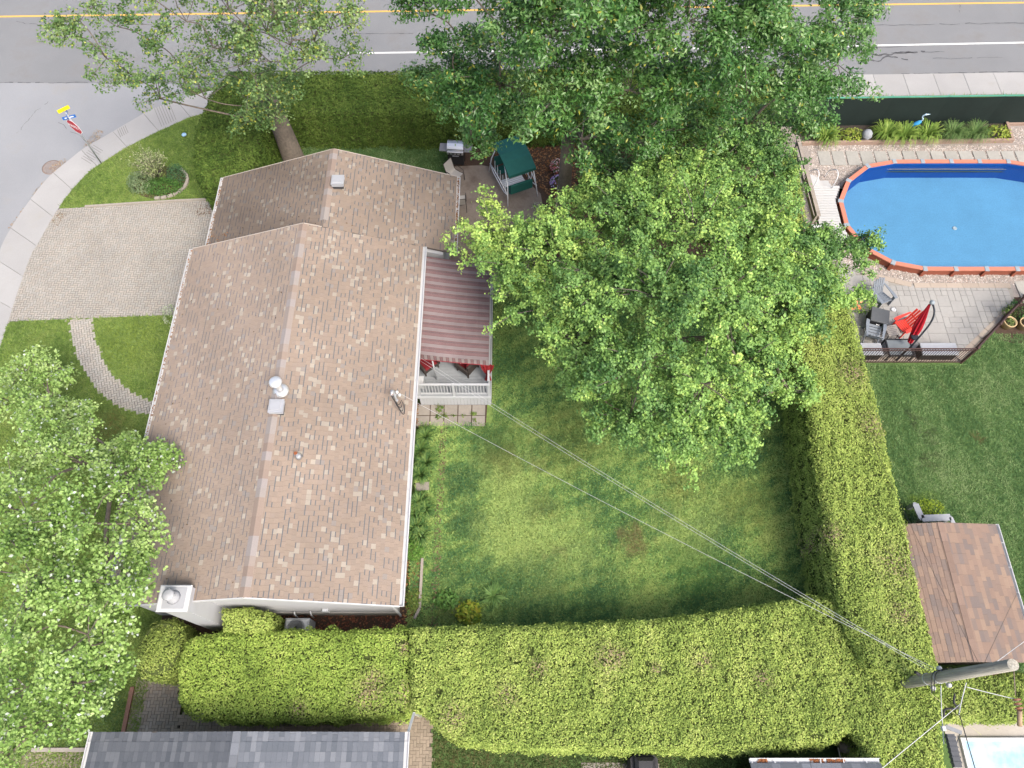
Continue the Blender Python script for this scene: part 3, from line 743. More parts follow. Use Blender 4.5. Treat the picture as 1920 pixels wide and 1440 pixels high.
def add_cell(mb, o, al, up, nr, c, local=False, th=.009):
    a, b, t0, t1, main, ds = c; gp = .0022; a += gp; b -= gp
    if local: sh = (a + b) / 2; a -= sh; b -= sh; q = (t0 + t1) / 2; t0 -= q; t1 -= q
    tm = t1 - (t1 - t0) * .23
    lo, hi = .004 + th, .005
    P = lambda s, t, h: o + al * s + up * t + nr * h
    hm = lo + (hi - lo) * .77
    vs = [P(a, t0, 0), P(b, t0, 0), P(a, t0, lo), P(b, t0, lo), P(a, tm, hm), P(b, tm, hm), P(a, t1, hi), P(b, t1, hi), P(a, t1, 0), P(b, t1, 0)]
    flip = al.cross(up).dot(nr) < 0
    def F(*ix): return ix[::-1] if flip else ix
    k = len(mb.v); mb.v.extend([tuple(v) for v in vs])
    for f, col in ((F(2, 3, 5, 4), main), (F(4, 5, 7, 6), ds), (F(0, 1, 3, 2), main), (F(0, 2, 4, 6, 8), main), (F(3, 1, 9, 7, 5), main)):
        mb.f.append(tuple(k + i for i in f)); mb.c.append(col); mb.sm.append(False)
def shingle_plane(parent, x_e, z_e, x_r, z_r, y0, y1, mult, seed, e=.143, w=.168, nparts=0, skip=None, **kw):
    o = Vector((x_e, y0, z_e)); al = Vector((0, 1, 0)); up = Vector((x_r - x_e, 0, z_r - z_e)); run = up.length; up.normalize()
    nr = al.cross(up); nr = nr if nr.z > 0 else -nr
    cells = shingle_cells(o, al, up, nr, y1 - y0, run, e, w, mult, seed, **kw)
    def wc(c): return o + al * (c[0] + c[1]) / 2 + up * (c[2] + c[3]) / 2
    full = [c for c in cells if abs((c[1] - c[0]) - w) < 1e-4 and abs(c[3] - c[2] - e) < 1e-4]
    def seen(c):
        p = wc(c); return not (skip and skip(p))
    full = [c for c in full if seen(c)]
    full.sort(key=lambda c: wc(c).y * _s - wc(c).z * _c)
    parts = full[:nparts]; ps = set(id(c) for c in parts)
    variants = {}
    M0 = Matrix((al, up, nr)).transposed().to_4x4()
    for c in parts:
        key = (tuple(round(v, 2) for v in c[4]), tuple(round(v, 2) for v in c[5]))
        if key not in variants:
            if len(variants) >= 24: key = min(variants, key=lambda q: sum((a - b) ** 2 for a, b in zip(q[0] + q[1], key[0] + key[1])))
            else:
                m1 = MB(); add_cell(m1, Vector((0, 0, 0)), Vector((1, 0, 0)), Vector((0, 1, 0)), Vector((0, 0, 1 if al.cross(up).z > 0 else -1)) if False else Vector((0, 0, 1)), (0, w, 0, e, c[4], c[5]), local=True)
                variants[key] = m1.mesh('shingle', M_shing)
        M = M0.copy(); M.translation = wc(c)
        if M.to_3x3().determinant() < 0:
            M = Matrix((-al, up, nr)).transposed().to_4x4(); M.translation = wc(c)
        link_mesh('shingle', variants[key], parent, M)
    mb = MB()
    for c in cells:
        if id(c) not in ps: add_cell(mb, o, al, up, nr, c)
    mb.build('shingle', M_shing, parent, kind='stuff')
g_ = np.random.default_rng(5)
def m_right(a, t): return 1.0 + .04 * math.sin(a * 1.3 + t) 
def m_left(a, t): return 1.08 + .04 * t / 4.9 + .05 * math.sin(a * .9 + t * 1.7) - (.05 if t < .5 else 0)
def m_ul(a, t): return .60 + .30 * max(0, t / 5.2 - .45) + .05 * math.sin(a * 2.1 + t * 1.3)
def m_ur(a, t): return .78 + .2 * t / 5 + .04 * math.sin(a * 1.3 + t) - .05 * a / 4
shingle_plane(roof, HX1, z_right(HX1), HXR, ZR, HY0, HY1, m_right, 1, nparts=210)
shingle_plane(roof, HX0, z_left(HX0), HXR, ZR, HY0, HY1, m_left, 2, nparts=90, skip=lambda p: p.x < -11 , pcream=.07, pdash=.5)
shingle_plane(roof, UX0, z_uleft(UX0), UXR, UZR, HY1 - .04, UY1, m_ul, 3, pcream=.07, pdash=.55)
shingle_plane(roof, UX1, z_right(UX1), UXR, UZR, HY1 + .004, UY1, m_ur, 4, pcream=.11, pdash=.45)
# ridge caps
M_cap = mat('ridge_cap_shingle', src='col', rough=.92, amt=.10, scale=45, bump=.3, bscale=160)
CAPC = [(0.247, 0.194, 0.160), (0.257, 0.216, 0.190), (0.264, 0.238, 0.227), (0.236, 0.182, 0.151), (0.257, 0.231, 0.215)]
def caps(xr, zr, y0, y1, seed):
    g = random.Random(seed); y = y0; i = 0
    while y < y1 - .05:
        L = min(.30, y1 - y); c = CAPC[min(4, int(g.random() ** 1.0 * 5))]; h = .016; w = .155; dz = w * SLOPE * .95
        mb = MB(); b = y + L
        vs = [(xr - w, y, zr - dz + .012), (xr, y, zr + h + .010), (xr + w, y, zr - dz + .012), (xr - w, b, zr - dz + .018), (xr, b, zr + h + .016), (xr + w, b, zr - dz + .018),
              (xr - w, y, zr - dz), (xr + w, y, zr - dz), (xr - w, b, zr - dz), (xr + w, b, zr - dz)]
        mb._add(vs, [(0, 1, 4, 3), (1, 2, 5, 4), (6, 7, 2, 1, 0), (3, 4, 5, 9, 8), (0, 3, 8, 6), (2, 7, 9, 5)], c)
        mb.build('ridge_cap', M_cap, roof); y += L
caps(HXR, ZR, HY0, HY1, 1); caps(UXR, UZR, HY1 + .35, UY1, 2)
# trims: rake edges and gutters
def rake(x0, z0, x1, z1, y, h=.15, th=.03, m=M_fascia):
    MB().bar((x0, y, z0 - h * .42), (x1, y, z1 - h * .42), th, h).build('rake_board', m, house)
rake(HX0, z_left(HX0), HXR, ZR, HY0 - .012); rake(HXR, ZR, HX1, z_right(HX1), HY0 - .012)
M_rake2 = mat('tan_rake_trim', (.42, .37, .32), .7, amt=.1)
rake(HX0, z_left(HX0), HXR, ZR, HY1 + .014, h=.12, m=M_rake2); rake(HXR, ZR, UXR - .05, z_right(UXR - .05), HY1 + .014, h=.12, m=M_rake2)
rake(UX0, z_uleft(UX0), UXR, UZR, UY1 + .012, h=.12, m=M_rake2); rake(UXR, UZR, UX1, z_right(UX1), UY1 + .012, h=.12, m=M_rake2)
def gutter(x, z, y0, y1, sg, m=M_fascia, w=.12, parent=None, litter_=0.0, seed=0, name='gutter', lip=.02):
    """open half channel outside the eave at x; sg=+1 when outward is +X"""
    p = parent or house; t = .008
    mb = MB()
    a, b = x + sg * .005, x + sg * (w + .005)
    mb.box(((a + b) / 2, (y0 + y1) / 2, z - .105), (w, y1 - y0, .012)); mb.box((b, (y0 + y1) / 2, z - .055), (lip, y1 - y0, .11)); mb.box((a, (y0 + y1) / 2, z - .055), (.012, y1 - y0, .10))
    for y in (y0, y1): mb.box(((a + b) / 2, y, z - .06), (w, .01, .1))
    k = y0 + .5
    while k < y1: mb.box(((a + b) / 2, k, z - .008), (w, .02, .006)); k += .8
    o = mb.build(name, m, p)
    if litter_:
        lo, hi = min(a, b) + .015, max(a, b) - .015
        litter('leaf_litter', [(lo, y0), (hi, y0), (hi, y1), (lo, y1)], litter_, LIT + [(.35, .2, .09)], .06, M_lit, z - .055, o)
    return o
gutter(HX1, z_right(HX1), HY0, HY1, 1, w=.13, lip=.03)
gutter(HX0, z_left(HX0), HY0, HY1, -1, litter_=260)
gutter(UX0, z_uleft(UX0), HY1 + .05, UY1, -1, litter_=420)
gutter(UX1, z_right(UX1), HY1 + .05, UY1, 1, litter_=600)
MB().bar((HX1 - ov / 2, HY0 + .1, z_right(HX1) - .2), (HX1 - ov / 2, HY1 - .1, z_right(HX1) - .2), ov, .02).build('soffit', M_fascia, house)
MB().bar((HX0 + ov / 2, HY0 + .1, z_left(HX0) - .2), (HX0 + ov / 2, HY1 - .1, z_left(HX0) - .2), ov, .02).build('soffit', M_fascia, house)
# corner downspout
ds = MB(); zr1 = z_right(HX1) - .12
ds.bar((HX1 + .07, HY0 + .03, zr1), (HX1 - .34, HY0 + .14, zr1 - .5), .07, .05); ds.bar((HX1 - .34, HY0 + .15, zr1 - .47), (HX1 - .34, HY0 + .15, .12), .07, .05)
ds.build('downspout', M_fascia, house)
# window and air vent things on the right wall (seen as slivers)
MB().box((HX1 - ov + .03, 9.0, 1.6), (.06, 1.5, 1.1)).build('window_frame', M_fascia, house)
MB().box((HX1 - ov + .05, 9.0, 1.6), (.06, 1.36, .96)).build('window_pane', mat('dark_glass', (.02, .025, .03), .08, amt=0, spec=.6), house)
for y in (10.6, 10.2): MB().box((HX1 - ov + .08, y, .9), (.14, .16, .22)).build('outlet_box', M_fascia, house)
# ---- roof furniture
M_vent = mat('grey_vent_metal', (.36, .37, .39), .45, metal=.15, amt=.05, scale=5, spec=.5)
M_steel = mat('bright_galvanised', (.70, .71, .72), .32, metal=.55, amt=.05, scale=6)
def roof_vent(px, py, name, label, zb):
    c = at(px, py, zb); s = .46
    root = empty(name, (c.x, c.y, zb - .05), label=label, cat='roof vent')
    MB().box((c.x, c.y, zb - .0), (s * .86, s * .86, .16)).build('throat', mat('vent_dark', (.05, .05, .055), .8), root)
    for i, (k, h) in enumerate(((1.0, .085), (.98, .125), (.96, .165))): MB().box((c.x, c.y, zb + h), (s * k, s * k, .018), bev=.006).build('louvre', M_vent, root)
    MB().prism([(c.x - s * .52, c.y - s * .52), (c.x + s * .52, c.y - s * .52), (c.x + s * .52, c.y + s * .52), (c.x - s * .52, c.y + s * .52)], zb + .185, zb + .215).build('hood', M_vent, root)
    MB().box((c.x - .03, c.y + .02, zb + .225), (s * .74, s * .74, .03), bev=.01).build('hood_top', M_vent, root)
    return root
roof_vent(635, 344, 'roof_vent', 'grey louvred roof vent near the far gable peak', UZR + .02)
roof_vent(521, 766, 'roof_vent', 'grey louvred roof vent beside the shiny flue pipe', ZR + .0)
c = at(527, 733, ZR - .05)
fl = empty('flue_pipe', c, label='shiny metal flue pipe with flat round cap on the ridge', cat='flue')
MB().lathe(c, [(.26, -.03), (.25, .05), (.16, .09), (.13, .10)], 20).build('flashing', M_steel, fl)
MB().lathe(c, [(.10, 0), (.10, .62)], 18).build('pipe', M_steel, fl)
MB().lathe(c + Vector((0, 0, .62)), [(.20, 0), (.21, .02), (.21, .05), (.17, .085), (.0, .10)], 24).build('cap', M_steel, fl)
c = at(560, 856, z_right(-7.1))
pv = empty('plumbing_vent', c, label='short plumbing vent pipe with rust-stained mouth', cat='vent pipe')
MB().lathe(c, [(.11, -.03), (.075, .10), (.05, .12)], 14).build('boot', M_vent, pv)
MB().tube([c + Vector((0, 0, .05)), c + Vector((-.02, 0, .30))], .048, 12, cap=False).build('pipe', mat('lead_pipe', (.30, .32, .36), .5, amt=.1), pv)
MB().lathe(c + Vector((-.02, 0, .29)), [(.055, 0), (.058, .02), (.035, .022), (.03, -.02)], 14).build('rim', mat('rust', (.26, .09, .04), .9, amt=.3, scale=20), pv)
MB().lathe(c + Vector((-.02, 0, .28)), [(.04, 0), (.0, .001)], 12).build('bore', MATS['vent_dark'], pv)
# chimney chase at the near left corner
ch = empty('chimney', (-9.78, 3.87, 0), label='boxy white chimney chase with round metal flue on the near gable', cat='chimney')
M_chase = mat('chimney_panel', (0.432, 0.439, 0.461), .55, amt=.03, scale=4)
cx0, cx1, cy0, cy1, cz = -10.14, -9.42, 3.52, 4.22, 4.12
MB().box(((cx0 + cx1) / 2, (cy0 + cy1) / 2, cz / 2), (cx1 - cx0, cy1 - cy0, cz)).build('chase', M_chase, ch)
MB().box(((cx0 + cx1) / 2 - .06, (cy0 + cy1) / 2, cz + .04), (cx1 - cx0 + .20, cy1 - cy0 + .06, .10), bev=.03).build('cap', M_fascia, ch)
MB().box(((cx0 + cx1) / 2 - .03, (cy0 + cy1) / 2, cz + .10), (cx1 - cx0 - .08, cy1 - cy0 - .10, .02)).build('cap_pan', M_vent, ch)
cc = Vector(((cx0 + cx1) / 2 - .06, (cy0 + cy1) / 2 + .02, cz + .11))
MB().lathe(cc, [(.21, 0), (.17, .05), (.15, .14), (.12, .16), (.12, .30)], 20).build('flue', M_vent, ch)
MB().lathe(cc + Vector((0, 0, .36)), [(.17, 0), (.175, .015), (.12, .04), (.0, .06)], 20).build('rain_cap', M_vent, ch)
for a in range(4): MB().bar(cc + Vector((.16 * math.cos(a * 1.57), .16 * math.sin(a * 1.57), .3)), cc + Vector((.18 * math.cos(a * 1.57), .18 * math.sin(a * 1.57), .40)), .02, .01).build('cap_strut', M_steel, ch)

# leaf scraps caught on the shaded roof slope and in the step between the two roofs
def roof_scraps(x0, x1, y0, y1, zf, n, sgn, cols):
    P = np.c_[x0 + RNG.random(n) * (x1 - x0), y0 + RNG.random(n) * (y1 - y0)]; Z = np.array([zf(x) for x in P[:, 0]]) + .022
    leaves('leaf_litter', np.c_[P, Z], unit(np.c_[RNG.normal(size=(n, 2)) * .25 + np.array([sgn * .31, 0]), np.ones(n)]), .04 + .05 * RNG.random(n), .6, ramp(RNG.random(n), cols), M_lit, parent=roof, kind='stuff')
roof_scraps(UX0 + .1, UXR - .3, HY1 + .1, UY1 - .1, z_uleft, 90, -1, [(.04, .03, .025), (.09, .06, .04)])
roof_scraps(UX0 + .05, UX0 + .9, HY1 + .1, HY1 + .9, z_uleft, 50, -1, LIT)
roof_scraps(HX0 + .1, HXR - .3, HY0 + .3, HY1 - .2, z_left, 60, -1, [(.07, .05, .04), (.14, .09, .05)])
roof_scraps(UXR + .3, UX1 - .05, HY1 + .3, UY1 - .2, z_right, 70, 1, [(.10, .06, .04), (.16, .10, .05)])
litter('driveway_litter', [xy(365, 385), xy(402, 383), xy(400, 402), xy(368, 404)], 160, [(.16, .09, .06), (.10, .07, .05)], .06, M_lit, .0, drive)
litter('driveway_litter', [xy(95, 415), xy(112, 398), xy(125, 402), xy(104, 430)], 160, [(.2, .13, .09), (.14, .12, .07)], .06, M_lit, .0, drive)
# ---- porch
M_pwhite = mat('porch_white', (0.408, 0.422, 0.435), .55, amt=.04, scale=5)
M_pgrey = mat('porch_floor', (0.259, 0.277, 0.288), .7, amt=.08, scale=6)
M_fabric_c = mat('awning_cloth', src='col', rough=.9, amt=.10, scale=2.5, amt2=.12, scale2=.8, transl=.12)
PX0, PX1, PY0, PY1, PZ = -3.86, -.82, 12.02, 17.3, .72
porch = empty('porch', ((PX0 + PX1) / 2, PY0, 0), label='white railed porch deck beside the bungalow', cat='porch')
k = 0; y = PY0 + .02
while y < PY1 - .02:
    MB().box(((PX0 + PX1) / 2, y + .07, PZ - .02), (PX1 - PX0, .134, .04), bev=.004).build('floor_board', M_pgrey, porch); y += .14
# skirt boards
n = 21
for i in range(n):
    x = PX0 + .3 + (PX1 - PX0 - .3) * (i + .5) / n; d = .0
    MB().box((x, PY0 - .012, .31), ((PX1 - PX0 - .3) / n - .008, .02, .62)).build('skirt_board', M_pwhite, porch)
MB().box(((PX0 + PX1) / 2, PY0 - .02, PZ - .055), (PX1 - PX0, .05, .11)).build('rim_board', M_pwhite, porch)
MB().box((PX1 + .015, (PY0 + PY1) / 2, PZ - .12), (.03, PY1 - PY0, .24)).build('rim_board', M_pwhite, porch)
for i in range(30):
    MB().box((PX1 + .005, PY0 + .09 + i * .176, .3), (.02, .168, .6)).build('skirt_board', M_pwhite, porch)
def railing(a, b, z0, parent, nb, m=M_pwhite, posts=(0, .5, 1), h=.92):
    a, b = Vector(a), Vector(b)
    for t in posts:
        p = a.lerp(b, t); MB().box((p.x, p.y, z0 + h / 2), (.09, .09, h + .06), bev=.01).build('rail_post', m, parent)
    for z, w, hh in ((h - .03, .075, .06), (.14, .05, .06)):
        MB().bar((a.x, a.y, z0 + z), (b.x, b.y, z0 + z), w, hh).build('rail', m, parent)
    for i in range(nb):
        p = a.lerp(b, (i + .6) / (nb + .2)); MB().box((p.x, p.y, z0 + h / 2 + .02), (.028, .028, h - .24)).build('baluster', m, parent)
railing((PX0 + .32, PY0 + .06, 0), (PX1 - .06, PY0 + .06, 0), PZ, porch, 23)
railing((PX1 - .06, PY0 + .2, 0), (PX1 - .06, PY1 - .3, 0), PZ, porch, 36, posts=(.5, 1))
# awning
aw = empty('awning', (-2.4, 14.5, 2.5), label='striped red and white cloth awning over the porch', cat='awning')
AX0, AX1, AY0, AY1, AZ0, AZ1 = HX1 + .02, -.86, 12.72, 17.05, z_right(HX1) - .12, 2.32
STR = [(0.225, 0.186, 0.184), (0.135, 0.043, 0.047), (0.236, 0.197, 0.194), (0.168, 0.076, 0.078), (0.073, 0.025, 0.029), (0.225, 0.186, 0.186)]
mb = MB(); g = random.Random(4); y = AY0; nx = 6; idx = 0
while y < AY1:
    blk = [(.15, 0), (.022, 1), (.018, 2), (.03, 3), (.018, 2), (.022, 1), (.02, 5), (.022, 4), (.018, 2), (.022, 1)]
    for wd, ci in blk:
        b = min(AY1, y + wd)
        if b <= y: break
        for i in range(nx):
            s0, s1 = i / nx, (i + 1) / nx; sag = lambda s: -.05 * math.sin(math.pi * s)
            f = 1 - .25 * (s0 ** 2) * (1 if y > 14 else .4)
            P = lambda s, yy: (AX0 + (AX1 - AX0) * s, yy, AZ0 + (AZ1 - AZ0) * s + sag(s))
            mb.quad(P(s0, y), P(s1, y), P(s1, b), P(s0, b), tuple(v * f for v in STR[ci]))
        y = b
mb.build('canopy', M_fabric_c, aw)
for side_, yy in (('near', AY0 - .003), ('far', AY1 + .003)):
    mb = MB(); x = AX0 + .02; i = 0
    while x < AX1:
        wd = .10 if i % 2 == 0 else .016
        if i % 2 == 0:
            segs = [(wd * 1.15, STR[2])]
        else:
            segs = [(.018, STR[4]), (.012, STR[2]), (.018, STR[1]), (.012, STR[2]), (.018, STR[1]), (.012, STR[2]), (.018, STR[4])]
        for w_, cc_ in segs:
            b = min(AX1, x + w_)
            if b <= x: break
            zt = lambda xx: AZ0 + (AZ1 - AZ0) * (xx - AX0) / (AX1 - AX0) - .05 * math.sin(math.pi * (xx - AX0) / (AX1 - AX0))
            mb.quad((x, yy - .06, zt(x) - .27), (b, yy - .06, zt(b) - .27), (b, yy, zt(b)), (x, yy, zt(x)), cc_); x = b
        i += 1
    mb.build('valance', M_fabric_c, aw)
MB().bar((AX0, AY0 - .065, AZ0 - .28), (AX1, AY0 - .065, AZ1 - .28), .012, .03).build('valance_trim', mat('red_binding', (.25, .03, .04), .8), aw)
mb = MB()
mb.quad((AX1 + .004, AY0, AZ1 - .25), (AX1 + .004, AY1, AZ1 - .25), (AX1 + .004, AY1, AZ1), (AX1 + .004, AY0, AZ1), STR[3]); mb.build('valance', M_fabric_c, aw)
for (x, y) in ((AX1 - .05, AY0 + .05), (AX1 - .05, AY1 - .05), (AX0 + .5, AY0 + .05)):
    MB().tube([(x, y, PZ), (x, y, AZ1 if x > -2 else 2.5)], .03, 8).build('support_post', M_pwhite, aw)
# tied-back red curtain at the near corner
cu = MB(); cpx, cpy = AX1 - .06, AY0 - .04
prof = [(2.05, .26), (1.75, .22), (1.45, .13), (1.25, .06), (1.1, .09), (.9, .12), (.76, .13)]
rows = []
for z, hw in prof:
    rows.append([(cpx - hw + 2 * hw * i / 8, cpy + .03 * math.sin(i * 2.4), z) for i in range(9)])
for a, b in zip(rows[:-1], rows[1:]):
    for i in range(8): cu.quad(b[i], b[i + 1], a[i + 1], a[i])
tag(cu.build('porch_curtain', mat('red_cloth', (.27, .018, .022), .85, amt=.15, scale=8, transl=.1)), 'gathered red curtain tied back at the porch corner post', 'curtain')
# porch armchairs
M_wicker = mat('dark_wicker', (.045, .035, .03), .7, amt=.3, scale=60)
M_redc = mat('red_cushion', (.17, .012, .018), .85, amt=.15, scale=10)
def armchair(c, rz, label, mark=False):
    root = empty('porch_armchair', (*c, PZ), rz, label=label, cat='armchair', group='dark armchairs on the porch')
    B = lambda n_, cc_, s_, m_, bv=.02: MB().box(cc_, s_, bev=bv).build(n_, m_, root, local=True)
    B('seat', (0, 0, .30), (.62, .62, .14), M_wicker); B('backrest', (0, .29, .58), (.66, .10, .56), M_wicker)
    for s_ in (-1, 1):
        B('armrest', (s_ * .33, -.02, .45), (.09, .62, .30), M_wicker)
        for t_ in (-1, 1): B('leg', (s_ * .30, t_ * .27, .12), (.05, .05, .24), M_wicker, .005)
    B('seat_cushion', (0, -.02, .42), (.54, .54, .11), M_redc, .04); cb = B('back_cushion', (0, .22, .66), (.52, .10, .42), M_redc, .04)
    if mark:
        mk = MB(); g2 = random.Random(3)
        for i in range(5): mk.box((-.17 + i * .085, -.215, .4795), (.045, .10 * g2.uniform(.7, 1), .002)); mk.box((-.17 + i * .085 + .018, -.215, .4815), (.018, .05, .002), .6)
        mk.build('printed_lettering', mat('white_print', (.65, .55, .55), .8), root, local=True)
    return root
armchair((-1.72, 13.22), R(-128), 'dark armchair with red cushion under the awning edge near the curtain', True)
armchair((-3.28, 13.3), R(40), 'dark armchair half hidden under the awning beside the house wall')
M_plas = mat('white_plastic', (0.495, 0.503, 0.510), .5, amt=.03)
tb = empty('porch_box', (-3.55, 12.5, PZ), label='small white box on the porch beside the house wall', cat='box')
MB().box((-3.55, 12.5, PZ + .2), (.34, .3, .4), bev=.02).build('body', M_plas, tb); MB().box((-3.55, 12.5, PZ + .43), (.37, .33, .05), bev=.015).build('lid', M_plas, tb)
# ---- service mast on the roof
mp = at(744, 752, z_right(-3.75)); mast = empty('service_mast', mp, label='electric service mast with weatherhead and drooping wires on the eave', cat='service mast')
M_galv = mat('galvanised', (.42, .44, .46), .45, metal=.5, amt=.08)
M_wire = mat('black_cable', (.03, .03, .032), .6, amt=0)
M_wirel = mat('bare_aluminium', (0.558, 0.567, 0.576), .4, metal=.3, amt=.05)
MB().tube([mp + Vector((0, 0, -1.0)), mp + Vector((0, 0, .75))], .035, 10).build('mast_pipe', M_galv, mast)
MB().lathe(mp + Vector((0, 0, -.02)), [(.13, -.02), (.06, .10), (.04, .12)], 12).build('flashing', M_galv, mast)
MB().tube([mp + Vector((0, 0, .74)), mp + Vector((-.03, -.05, .86)), mp + Vector((-.05, -.18, .84))], [.06, .075, .06], 10).build('weatherhead', M_galv, mast)
MB().lathe(mp + Vector((-.04, -.14, .87)), [(.05, 0), (.055, .02), (.0, .03)], 10).build('weatherhead_mouth', mat('rust', (.26, .09, .04), .9), mast)
for dx, dz in ((.10, .62), (.16, .42)):
    MB().lathe(mp + Vector((dx, .02, dz)), [(.03, 0), (.055, .02), (.03, .05), (.055, .08), (.02, .10)], 12).build('insulator', mat('white_porcelain', (.7, .7, .68), .3, amt=.03), mast)
    MB().bar(mp + Vector((0, .02, dz + .05)), mp + Vector((dx, .02, dz + .05)), .02, .02).build('bracket', M_galv, mast)
for i in range(4):
    a = mp + Vector((-.05, -.2, .82)); b = mp + Vector((.24 + .04 * i, -.16 - .05 * i, .42)); m_ = (a + b) / 2 + Vector((.02 + .03 * i, -.10 - .06 * i, -.3 - .08 * i))
    MB().tube(smooth_path([a, m_, b], 14), .012, 5).build('drip_loop', M_wire, mast)

# ---- plants along the right wall
def edging():
    e = empty('bed_edging', at(790, 1080), label='low concrete edging strip along the foundation bed', cat='edging')
    for a, b in (((792, 1047), (787, 1140)), ((787, 1141), (777, 1160))):
        MB().bar(at(*a, .04), at(*b, .04), .09, .10).build('edging_stone', M_edge, e)
edging()
litter('bed_leaf_litter', [xy(758, 1050), xy(790, 1050), xy(782, 1160), xy(755, 1160)], 200, LIT + [(.05, .04, .03)], .07, M_lit, .01, None, label='dry leaf litter in the foundation bed near the corner downspout', cat='leaves')
litter('gable_leaf_litter', [(-9, 3.2), (-3.6, 3.2), (-3.6, 4.05), (-9, 4.05)], 200, [(.12, .04, .025), (.2, .07, .04), (.26, .12, .06)], .07, M_lit, .01, None, label='reddish mulch chips along the near gable wall', cat='mulch')
MB().prism([(-12, 2.6), (-2.7, 2.6), (-2.7, 4.4), (-12, 4.4)], -.3, .0035).build('gable_soil', M_mulch, kind='structure')
HOS = [(.04, .10, .025), (.07, .15, .035), (.12, .21, .05), (.16, .24, .06)]
pl_specs = [(798, 820, .35), (788, 845, .42), (800, 868, .4), (787, 890, .36), (786, 945, .4), (780, 965, .36), (797, 958, .36), (780, 990, .38), (790, 1005, .34)]
for i, (px, py, r) in enumerate(pl_specs):
    c = at(px, py, .0)
    word = ['topmost of the row, next to the porch slabs', 'second in the row down from the porch slabs', 'third in the row down from the porch slabs', 'just above the small stepping stone', 'just below the small stepping stone',
            'against the wall, second below the stepping stone', 'on the lawn side below the stepping stone', 'next to last of the row towards the gable', 'last of the row towards the near gable'][i]
    tuft('foundation_plant', c, 90, .34, r * 1.25, HOS, M_leaf, w=.024, label='dark strap-leaved plant ' + word, cat='plant', group='strap-leaved plants along the house wall')
mound('foundation_plant', at(778, 1030, 0), (.34, .45), .3, 420, .08, [(.07, .17, .03), (.12, .26, .04), (.18, .32, .06)], label='bright green leafy mound in the foundation bed by the wall', cat='plant')
mound('foundation_plant', at(776, 1125, 0), (.28, .4), .2, 260, .08, [(.10, .18, .03), (.2, .28, .06), (.24, .3, .07)], label='yellowish green low plant inside the concrete edging', cat='plant')
MB().box(at(792, 912, .02), (.5, .32, .06), .1, bev=.02).build('stepping_stone', M_slab, label='small concrete stepping stone between the wall plants', cat='stepping stone')
mound('border_plant', at(880, 1150, .0), .42, .4, 330, .13, [(.12, .24, .03), (.3, .38, .04), (.45, .36, .05)], label='yellow-green leafy plant at the foot of the long hedge', cat='plant')
mound('lawn_weed', at(835, 1125, .0), (.5, .3), .22, 260, .12, [(.08, .19, .04), (.14, .27, .06)], label='spreading green weedy plant in the lawn near the yellow plant', cat='plant')
tuft('lawn_weed', at(925, 1118, .0), 60, .25, .5, [(.10, .2, .05), (.18, .3, .08)], M_leaf, w=.022, label='pale strap-leaved weed growing in the back lawn', cat='plant')

# ---- air conditioner by the gable
ac = empty('air_conditioner', (*xy(571, 1172), 0), label='grey outdoor air conditioner unit between gable wall and hedge', cat='air conditioner')
c = Vector((*xy(571, 1160), 0)); c.y = 3.52
M_acg = mat('ac_case', (.40, .42, .44), .5, amt=.05, metal=.2)
MB().box(c + Vector((0, 0, .45)), (.80, .60, .9), bev=.06).build('case', M_acg, ac)
MB().lathe(c + Vector((0, 0, .905)), [(.27, 0), (.27, .025), (.24, .03)], 24).build('fan_guard', mat('ac_dark', (.2, .21, .22), .6), ac)
for k in range(7): MB().lathe(c + Vector((0, 0, .935)), [(.05 + k * .03, 0), (.056 + k * .03, .006), (.06 + k * .03, 0)], 20).build('guard_ring', M_acg, ac)
for a in range(5): MB().box(c + Vector((.13 * math.cos(a * 1.257), .13 * math.sin(a * 1.257), .928)), (.22, .08, .006), a * 1.257).build('fan_blade', M_acg, ac)
for dx in (-.12, .42): MB().tube([(c.x + dx, 4.02, .9 + dx * .1), (c.x + dx, 3.95, .85), (c.x + dx, 3.9, .4)], .025, 7).build('pipe', M_pwhite, ac)
MB().box((c.x + .95, 4.04, 1.0), (.2, .12, .3), bev=.02).build('disconnect_box', M_acg, ac)

litter('bed_edge_litter', [(-2.85, 3.2), (-2.55, 3.2), (-2.5, 11.0), (-2.75, 11.0)], 150, [(.10, .07, .04), (.16, .12, .07), (.08, .10, .03)], .07, M_lit, .03, None, label='line of bare soil and litter between wall plants and lawn', cat='leaves')
# ================================================================== HEDGES
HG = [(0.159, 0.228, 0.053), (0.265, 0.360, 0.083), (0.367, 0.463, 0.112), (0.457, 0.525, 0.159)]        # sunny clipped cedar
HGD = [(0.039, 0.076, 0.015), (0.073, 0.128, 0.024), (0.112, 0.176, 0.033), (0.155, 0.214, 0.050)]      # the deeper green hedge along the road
z = 2.15
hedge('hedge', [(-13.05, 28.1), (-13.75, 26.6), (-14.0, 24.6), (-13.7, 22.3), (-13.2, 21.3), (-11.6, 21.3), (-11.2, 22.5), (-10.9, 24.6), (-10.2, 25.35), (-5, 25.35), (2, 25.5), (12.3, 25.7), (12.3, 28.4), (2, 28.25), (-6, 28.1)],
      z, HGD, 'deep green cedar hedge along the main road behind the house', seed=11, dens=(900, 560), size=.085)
R_ = [(1765, 1290), (1720, 1110), (1692, 985), (1668, 880), (1650, 800), (1624, 700), (1604, 612), (1566, 505), (1508, 415), (1490, 290)]
L_ = [(1440, 300), (1465, 420), (1490, 520), (1503, 620), (1515, 720), (1532, 820), (1547, 920), (1562, 1010), (1578, 1100), (1600, 1180), (1640, 1240)]
zz = 2.6
hp = inset([xy(*p, zz) for p in R_] + [xy(*p, zz) for p in L_], -.13)
